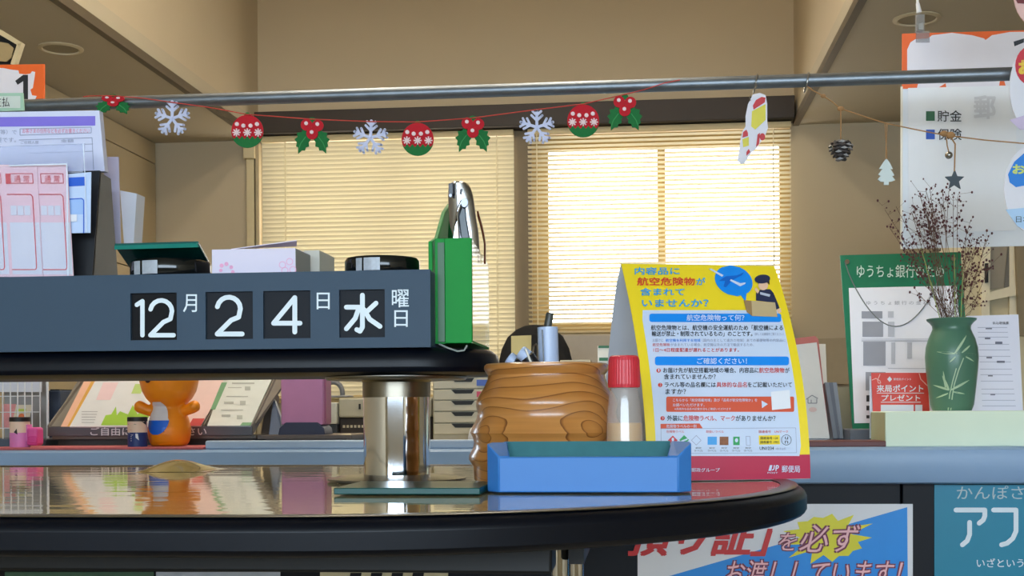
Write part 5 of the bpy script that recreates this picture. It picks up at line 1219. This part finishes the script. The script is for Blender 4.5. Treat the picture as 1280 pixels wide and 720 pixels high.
def tgrid(u0, u1, v0, v1, off, n=14):
    mb = MB(); vs = []
    for i in range(n + 1):
        v = v0 + (v1 - v0) * i / n; vs += [tent(u0, v, off), tent(u1, v, off)]
    mb.add(vs, [(2 * i, 2 * i + 1, 2 * i + 3, 2 * i + 2) for i in range(n)]); return mb
mb = tgrid(0, 1, 0, 1, 0, 20); k = len(mb.v); vs2 = [v_ for v_ in tgrid(0, 1, 0, 1, -.001, 20).v]
mb.add(vs2, [(2 * i + 1, 2 * i, 2 * i + 2, 2 * i + 3) for i in range(20)]); mb.build('front_panel', YL, t)
top0, top1 = tent(0, 1), tent(1, 1)
rb0 = BR - RD * SW + BD * .235; rb1 = BR + BD * .235
rb_ = MB(); rv = []
for i in range(13):
    f = i / 12; dd = SDp + (.235 - SDp) * (1 - (1 - f) ** 1.5) if False else SDp + (.235 - SDp) * (f ** .7); z_ = SH * (1 - f)
    rv += [BR - RD * SW + BD * dd + Vector((0, 0, z_)), BR + BD * dd + Vector((0, 0, z_))]
rb_.add(rv, [(2 * i, 2 * i + 1, 2 * i + 3, 2 * i + 2) for i in range(12)]); o = rb_.build('rear_panel', mat('card_back', (196, 202, 214), .6, var=.02), t, smooth=True)
sl = o.modifiers.new('solid', 'SOLIDIFY'); sl.thickness = .0008
MB().slab([BR - RD * SW + BD * .002, BR + BD * .002, rb1 - BD * .002, rb0 - BD * .002], .0006, towards=Vector((0, 1.6, 3))).build('base_flap', mat('card_back', (196, 202, 214), .6, var=.02), t)
tgrid(0, 1, 0, .107, .0004, 4).build('crimson_band', CRIM, t)
T1 = TENT(.0005); T2 = TENT(.0009); T3 = TENT(.0013); T4 = TENT(.0017); T5 = TENT(.002)
def tart(pts, M_, m, name='print'):   # polygon sliced in bands so that it follows the curve
    ys_ = [p[1] for p in pts]; mb = MB()
    if max(ys_) - min(ys_) < 24: return art(pts, M_, m, t, name)
    y0, y1 = min(ys_), max(ys_); n = int((y1 - y0) / 2.5) + 1
    def cross(y):
        xs_ = []
        for i in range(len(pts)):
            (xa, ya), (xb, yb2) = pts[i], pts[(i + 1) % len(pts)]
            if (ya - y) * (yb2 - y) <= 0 and ya != yb2: xs_.append(xa + (xb - xa) * (y - ya) / (yb2 - ya))
        return min(xs_), max(xs_)
    rows = []
    for i in range(n + 1):
        y = y0 + (y1 - y0) * i / n; y = min(max(y, y0 + .01), y1 - .01); a_, b_ = cross(y); rows += [M_(a_, y), M_(b_, y)]
    mb.add(rows, [(2 * i, 2 * i + 1, 2 * i + 3, 2 * i + 2) for i in range(n)]); return mb.build(name, m, t)
def lx(y): # left / right edges of the sign in the photograph
    for i in range(40):
        if EDGE[i][1][1] >= y >= EDGE[i + 1][1][1]:
            g = (EDGE[i][1][1] - y) / (EDGE[i][1][1] - EDGE[i + 1][1][1]); return EDGE[i][1][0] + g * (EDGE[i + 1][1][0] - EDGE[i][1][0]), EDGE[i][2][0] + g * (EDGE[i + 1][2][0] - EDGE[i][2][0])
    return EDGE[0][1][0], EDGE[0][2][0]
wp = []
for i in range(16):
    y = 388 + (570 - 388) * i / 15; l_, r_ = lx(y); ins = 2.5 if i in (0, 15) else 0; wp.append((l_ + 11.5 + ins, y))
wp2 = []
for i in range(16):
    y = 388 + (570 - 388) * i / 15; l_, r_ = lx(y); ins = 2.5 if i in (0, 15) else 0; wp2.append((r_ - 11 - ins, y))
tart(wp + wp2[::-1], T1, SGW, 'white_panel')
SKY = mat('sign_sky', (20, 156, 226), .45)
def tt(body, rc, m, b=.012, M_=None): return text(body, rc, M_ or T3, m, t, bold=b)
for body, rc, m in (('内容品に', (793, 335, 848, 344), SKY), ('航空危険物', (796, 347.5, 867, 357.5), RED), ('が', (869, 348, 880, 357), SKY), ('含まれて', (800, 361, 854, 370), SKY), ('いませんか？', (802, 375, 884, 384), SKY)): tt(body, rc, m, .022)
# bubble, plane, clerk with parcel
tart(oval(916, 351.5, 24.5, 18.5, 28, .35), T2, BLUEP, 'speech_bubble'); tart([(922, 366), (932, 368), (931, 378)], T2, BLUEP, 'speech_bubble')
DB = mat('plane_blue', (0, 100, 200), .45)
tart([(897, 352), (906, 346), (920, 345), (929, 341), (926, 345), (914, 351), (906, 360), (903, 359), (905, 352)], T3, DB, 'plane'); tart([(884, 337), (888, 337), (903, 345), (901, 347)], T4, SGW, 'plane_wing'); tart([(912, 350), (924, 355), (931, 354), (930, 356), (924, 359), (911, 352)], T4, SGW, 'plane_tail')
NAV = mat('clerk_navy', (36, 44, 76), .5); SK = mat('clerk_skin', (240, 196, 164), .5); BOX = mat('parcel_tan', (196, 172, 130), .5); BOX2 = mat('parcel_brown', (160, 128, 86), .5)
tart([(944, 370), (944, 366), (951, 362), (962, 362), (966, 366), (972, 380), (974, 386), (969, 388), (964, 378), (944, 378)], T2, NAV, 'clerk_jacket')
tart(oval(953, 357.5, 6.3, 6, 18), T3, SK, 'clerk_face'); tart([(946, 356), (948, 352), (961, 352), (961, 357), (958, 354), (948, 355)], T4, mat('clerk_hair', (50, 34, 30), .5), 'clerk_hair'); tart(oval(952, 350, 10, 5.6, 18, -.1), T5, NAV, 'clerk_cap')
tart([(942, 363), (944, 360), (948, 365), (946, 368)], T4, SK, 'clerk_hand'); tart([(970, 388), (975, 386), (976, 391), (972, 393)], T4, SK, 'clerk_hand')
tart([(938, 377), (968, 379), (971, 397), (939, 396)], T4, BOX, 'parcel_front'); tart([(928, 376), (938, 377), (939, 396), (932, 391)], T4, BOX2, 'parcel_side'); tart([(949, 366), (962, 369), (961, 372), (949, 369)], T4, mat('clerk_pale', (190, 196, 210), .5), 'clerk_badge')
tart(rrect(811, 392.5, 976, 403, 3), T2, BLUEP, 'heading_bar'); tt('航空危険物って何？', (857, 394, 929, 401.5), SGW, .016)
tt('航空危険物とは、航空機の安全運航のため「航空機による', (813, 407, 978, 413.5), INK, .012); tt('輸送が禁止・制限されているもの」のことです。', (814, 414.5, 939, 421), INK, .012); tt('（詳しくは裏面をご覧ください）', (942, 416.5, 979, 420), GRT, 0)
tt('お届けに', (815, 424, 828, 428), GRT, 0); tt('航空機を利用する地域', (831, 424, 874, 428), BLUEP, .006); tt('（国内の主として遠方の地域）あての郵便物等の内容品に', (876, 424, 981, 428), GRT, .0)
tt('航空危険物', (815, 429.5, 836, 433.5), RED, .004); tt('が含まれている場合、航空機以外の方法で輸送するため、', (837, 429.5, 941, 433.5), GRT, 0); tt('1日〜4日程度配達が遅れることがあります。', (816, 435.5, 922, 440.5), RED, .012)
tart(rrect(818, 446, 985.5, 457, 3.2), T2, BLUEP, 'heading_bar'); tt('ご確認ください！', (870, 448, 932, 455.5), SGW, .014)
def bullet(x, y, n): tart(oval(x, y, 2.7, 2.7, 14), T2, RED, 'bullet'); tt(n, (x - .8, y - 1.7, x + .8, y + 1.7), SGW, .0, T4)
bullet(822.5, 463.5, '1'); tt('お届け先が航空搭載地域の場合、内容品に', (828, 460, 947, 466.5), INK, .013); tt('航空危険物', (947.5, 460, 979.5, 466.5), RED, .013); tt('が', (980.5, 460, 986, 466.5), INK, .013); tt('含まれていませんか？', (829, 468, 893, 474.5), INK, .013)
bullet(824.5, 481.5, '2'); tt('ラベル等の品名欄には', (830, 478, 893, 484.5), INK, .013); tt('具体的な品名', (894, 478, 932, 484.5), RED, .013); tt('をご記載いただいて', (933, 478, 989, 484.5), INK, .013); tt('ますか？', (831, 486.5, 856, 493), INK, .013)
OBR = mat('sign_orange', (216, 86, 56), .45)
tart(rrect(832, 496, 992, 515, 2), T2, OBR, 'orange_bar'); tt('こちらから「航空搭載地域」及び「品名が航空危険物か」を', (840, 498.5, 945, 502.5), SGW, .008); tt('お調べいただけます。', (840, 504.5, 879, 508.5), SGW, .008); tt('※具体的な品名の記載方法もご確認いただけます', (842, 510, 912, 513), SGW, 0)
tart([(950.5, 501), (958.5, 505.5), (951, 510.5)], T3, SGW, 'arrow'); tart([(962, 488.5), (986, 488), (987.5, 512), (963.5, 513)], T4, WHITE, 'blank_square')
bullet(827.5, 523, '3'); tt('外装に', (833, 519.5, 852, 526.5), INK, .015); tt('危険物ラベル、マーク', (853, 519.5, 917, 526.5), RED, .014); tt('があり​ませんか？'.replace('\u200b', ''), (918, 519.5, 968, 526.5), INK, .014)
tart([(825, 530), (873, 529.5), (877, 535.5), (825, 536)], T2, OBR, 'tab'); tt('危険物ラベルの一例', (832, 531, 869, 535), SGW, .008)
stroke([[(825.5, 536), (994, 535), (995, 566), (826, 567), (825.5, 536)]], .5, T2, GRT, t, 'box_line')
tt('危険物ラベル', (832, 538, 854, 541.5), RED, 0); tt('取扱いラベル', (881, 538, 903, 541.5), RED, 0); tt('国連番号　UNマーク', (947, 538, 984, 541.5), RED, 0)
dia = lambda cx, cy, r: [(cx, cy - r), (cx + r, cy), (cx, cy + r), (cx - r, cy)]
tart(dia(840, 550.5, 6), T2, mat('sign_red2', (206, 52, 62), .45), 'hazard_mark'); tart(dia(854, 550, 6), T2, mat('sign_green', (48, 160, 92), .45), 'hazard_mark'); stroke([dia(869, 550.5, 6) + [(869, 544.5)]], .6, T2, GRT, t, 'hazard_mark')
tart(oval(840, 549.5, 1.6, 2.4, 10), T3, SGW, 'flame'); tart([(850, 551), (858, 548), (858, 550), (850, 553)], T3, SGW, 'cylinder_mark')
tart([(883, 546), (894.5, 546), (894.5, 556), (883, 556)], T2, mat('sign_sky2', (70, 160, 226), .45), 'handling_mark'); tart([(898, 546), (909, 546), (909, 556.5), (898, 556.5)], T2, mat('sign_brown', (140, 84, 48), .45, var=.4, scale=300), 'handling_mark'); tart([(915, 546), (923, 546), (923, 556.5), (915, 556.5)], T2, mat('sign_green', (48, 160, 92), .45), 'handling_mark'); tart(oval(919, 550.5, 2, 2.6, 12), T3, SGW, 'drop')
stroke([[(931, 545.5), (936, 545.5), (936.5, 557), (931.5, 557), (931, 545.5)]], .5, T2, GRT, t, 'handling_mark')
tart([(947, 544.5), (973.5, 544), (974, 555.5), (947.5, 556)], T2, YL, 'number_plate'); tt('国連番号 128', (949, 546, 971, 549.5), INK, .008); tt('国連番号 1993', (949, 551, 972, 554.5), INK, .008); stroke([oval(982, 550, 6.2, 6.4, 20) + [oval(982, 550, 6.2, 6.4, 20)[0]]], .6, T2, INK, t, 'un_ring'); tt('u', (980, 546, 984, 549.5), INK, .004); tt('n', (980, 551, 984, 554.5), INK, .004)
tt('UN1234', (948, 558.5, 966, 562.5), INK, .01); tt('※数字は例', (968, 559.5, 981, 562.5), GRT, 0)
for x in (867, 884, 899, 914, 929): tt('航空', (x + 1, 559, x + 8, 561.2), INK, 0); tt('ラベル', (x - 1, 562.5, x + 10, 564.7), INK, 0)
tt('日本郵政グループ', (852, 585, 898, 590), SGW, .01); tt('郵便局', (976, 582, 999, 590.5), SGW, .01)
tart([(961, 581.5), (964, 581.5), (962.5, 588.5), (959, 588.5)], T3, SGW, 'emblem'); stroke([[(966.5, 582), (966, 586.5), (964, 587.5)], [(968.5, 588), (969, 582), (971, 582), (972, 583.5), (970.5, 585.5), (968.8, 585.5)]], 1.3, T3, SGW, t, 'emblem'); tt('POST', (958, 590, 971, 592), SGW, 0)
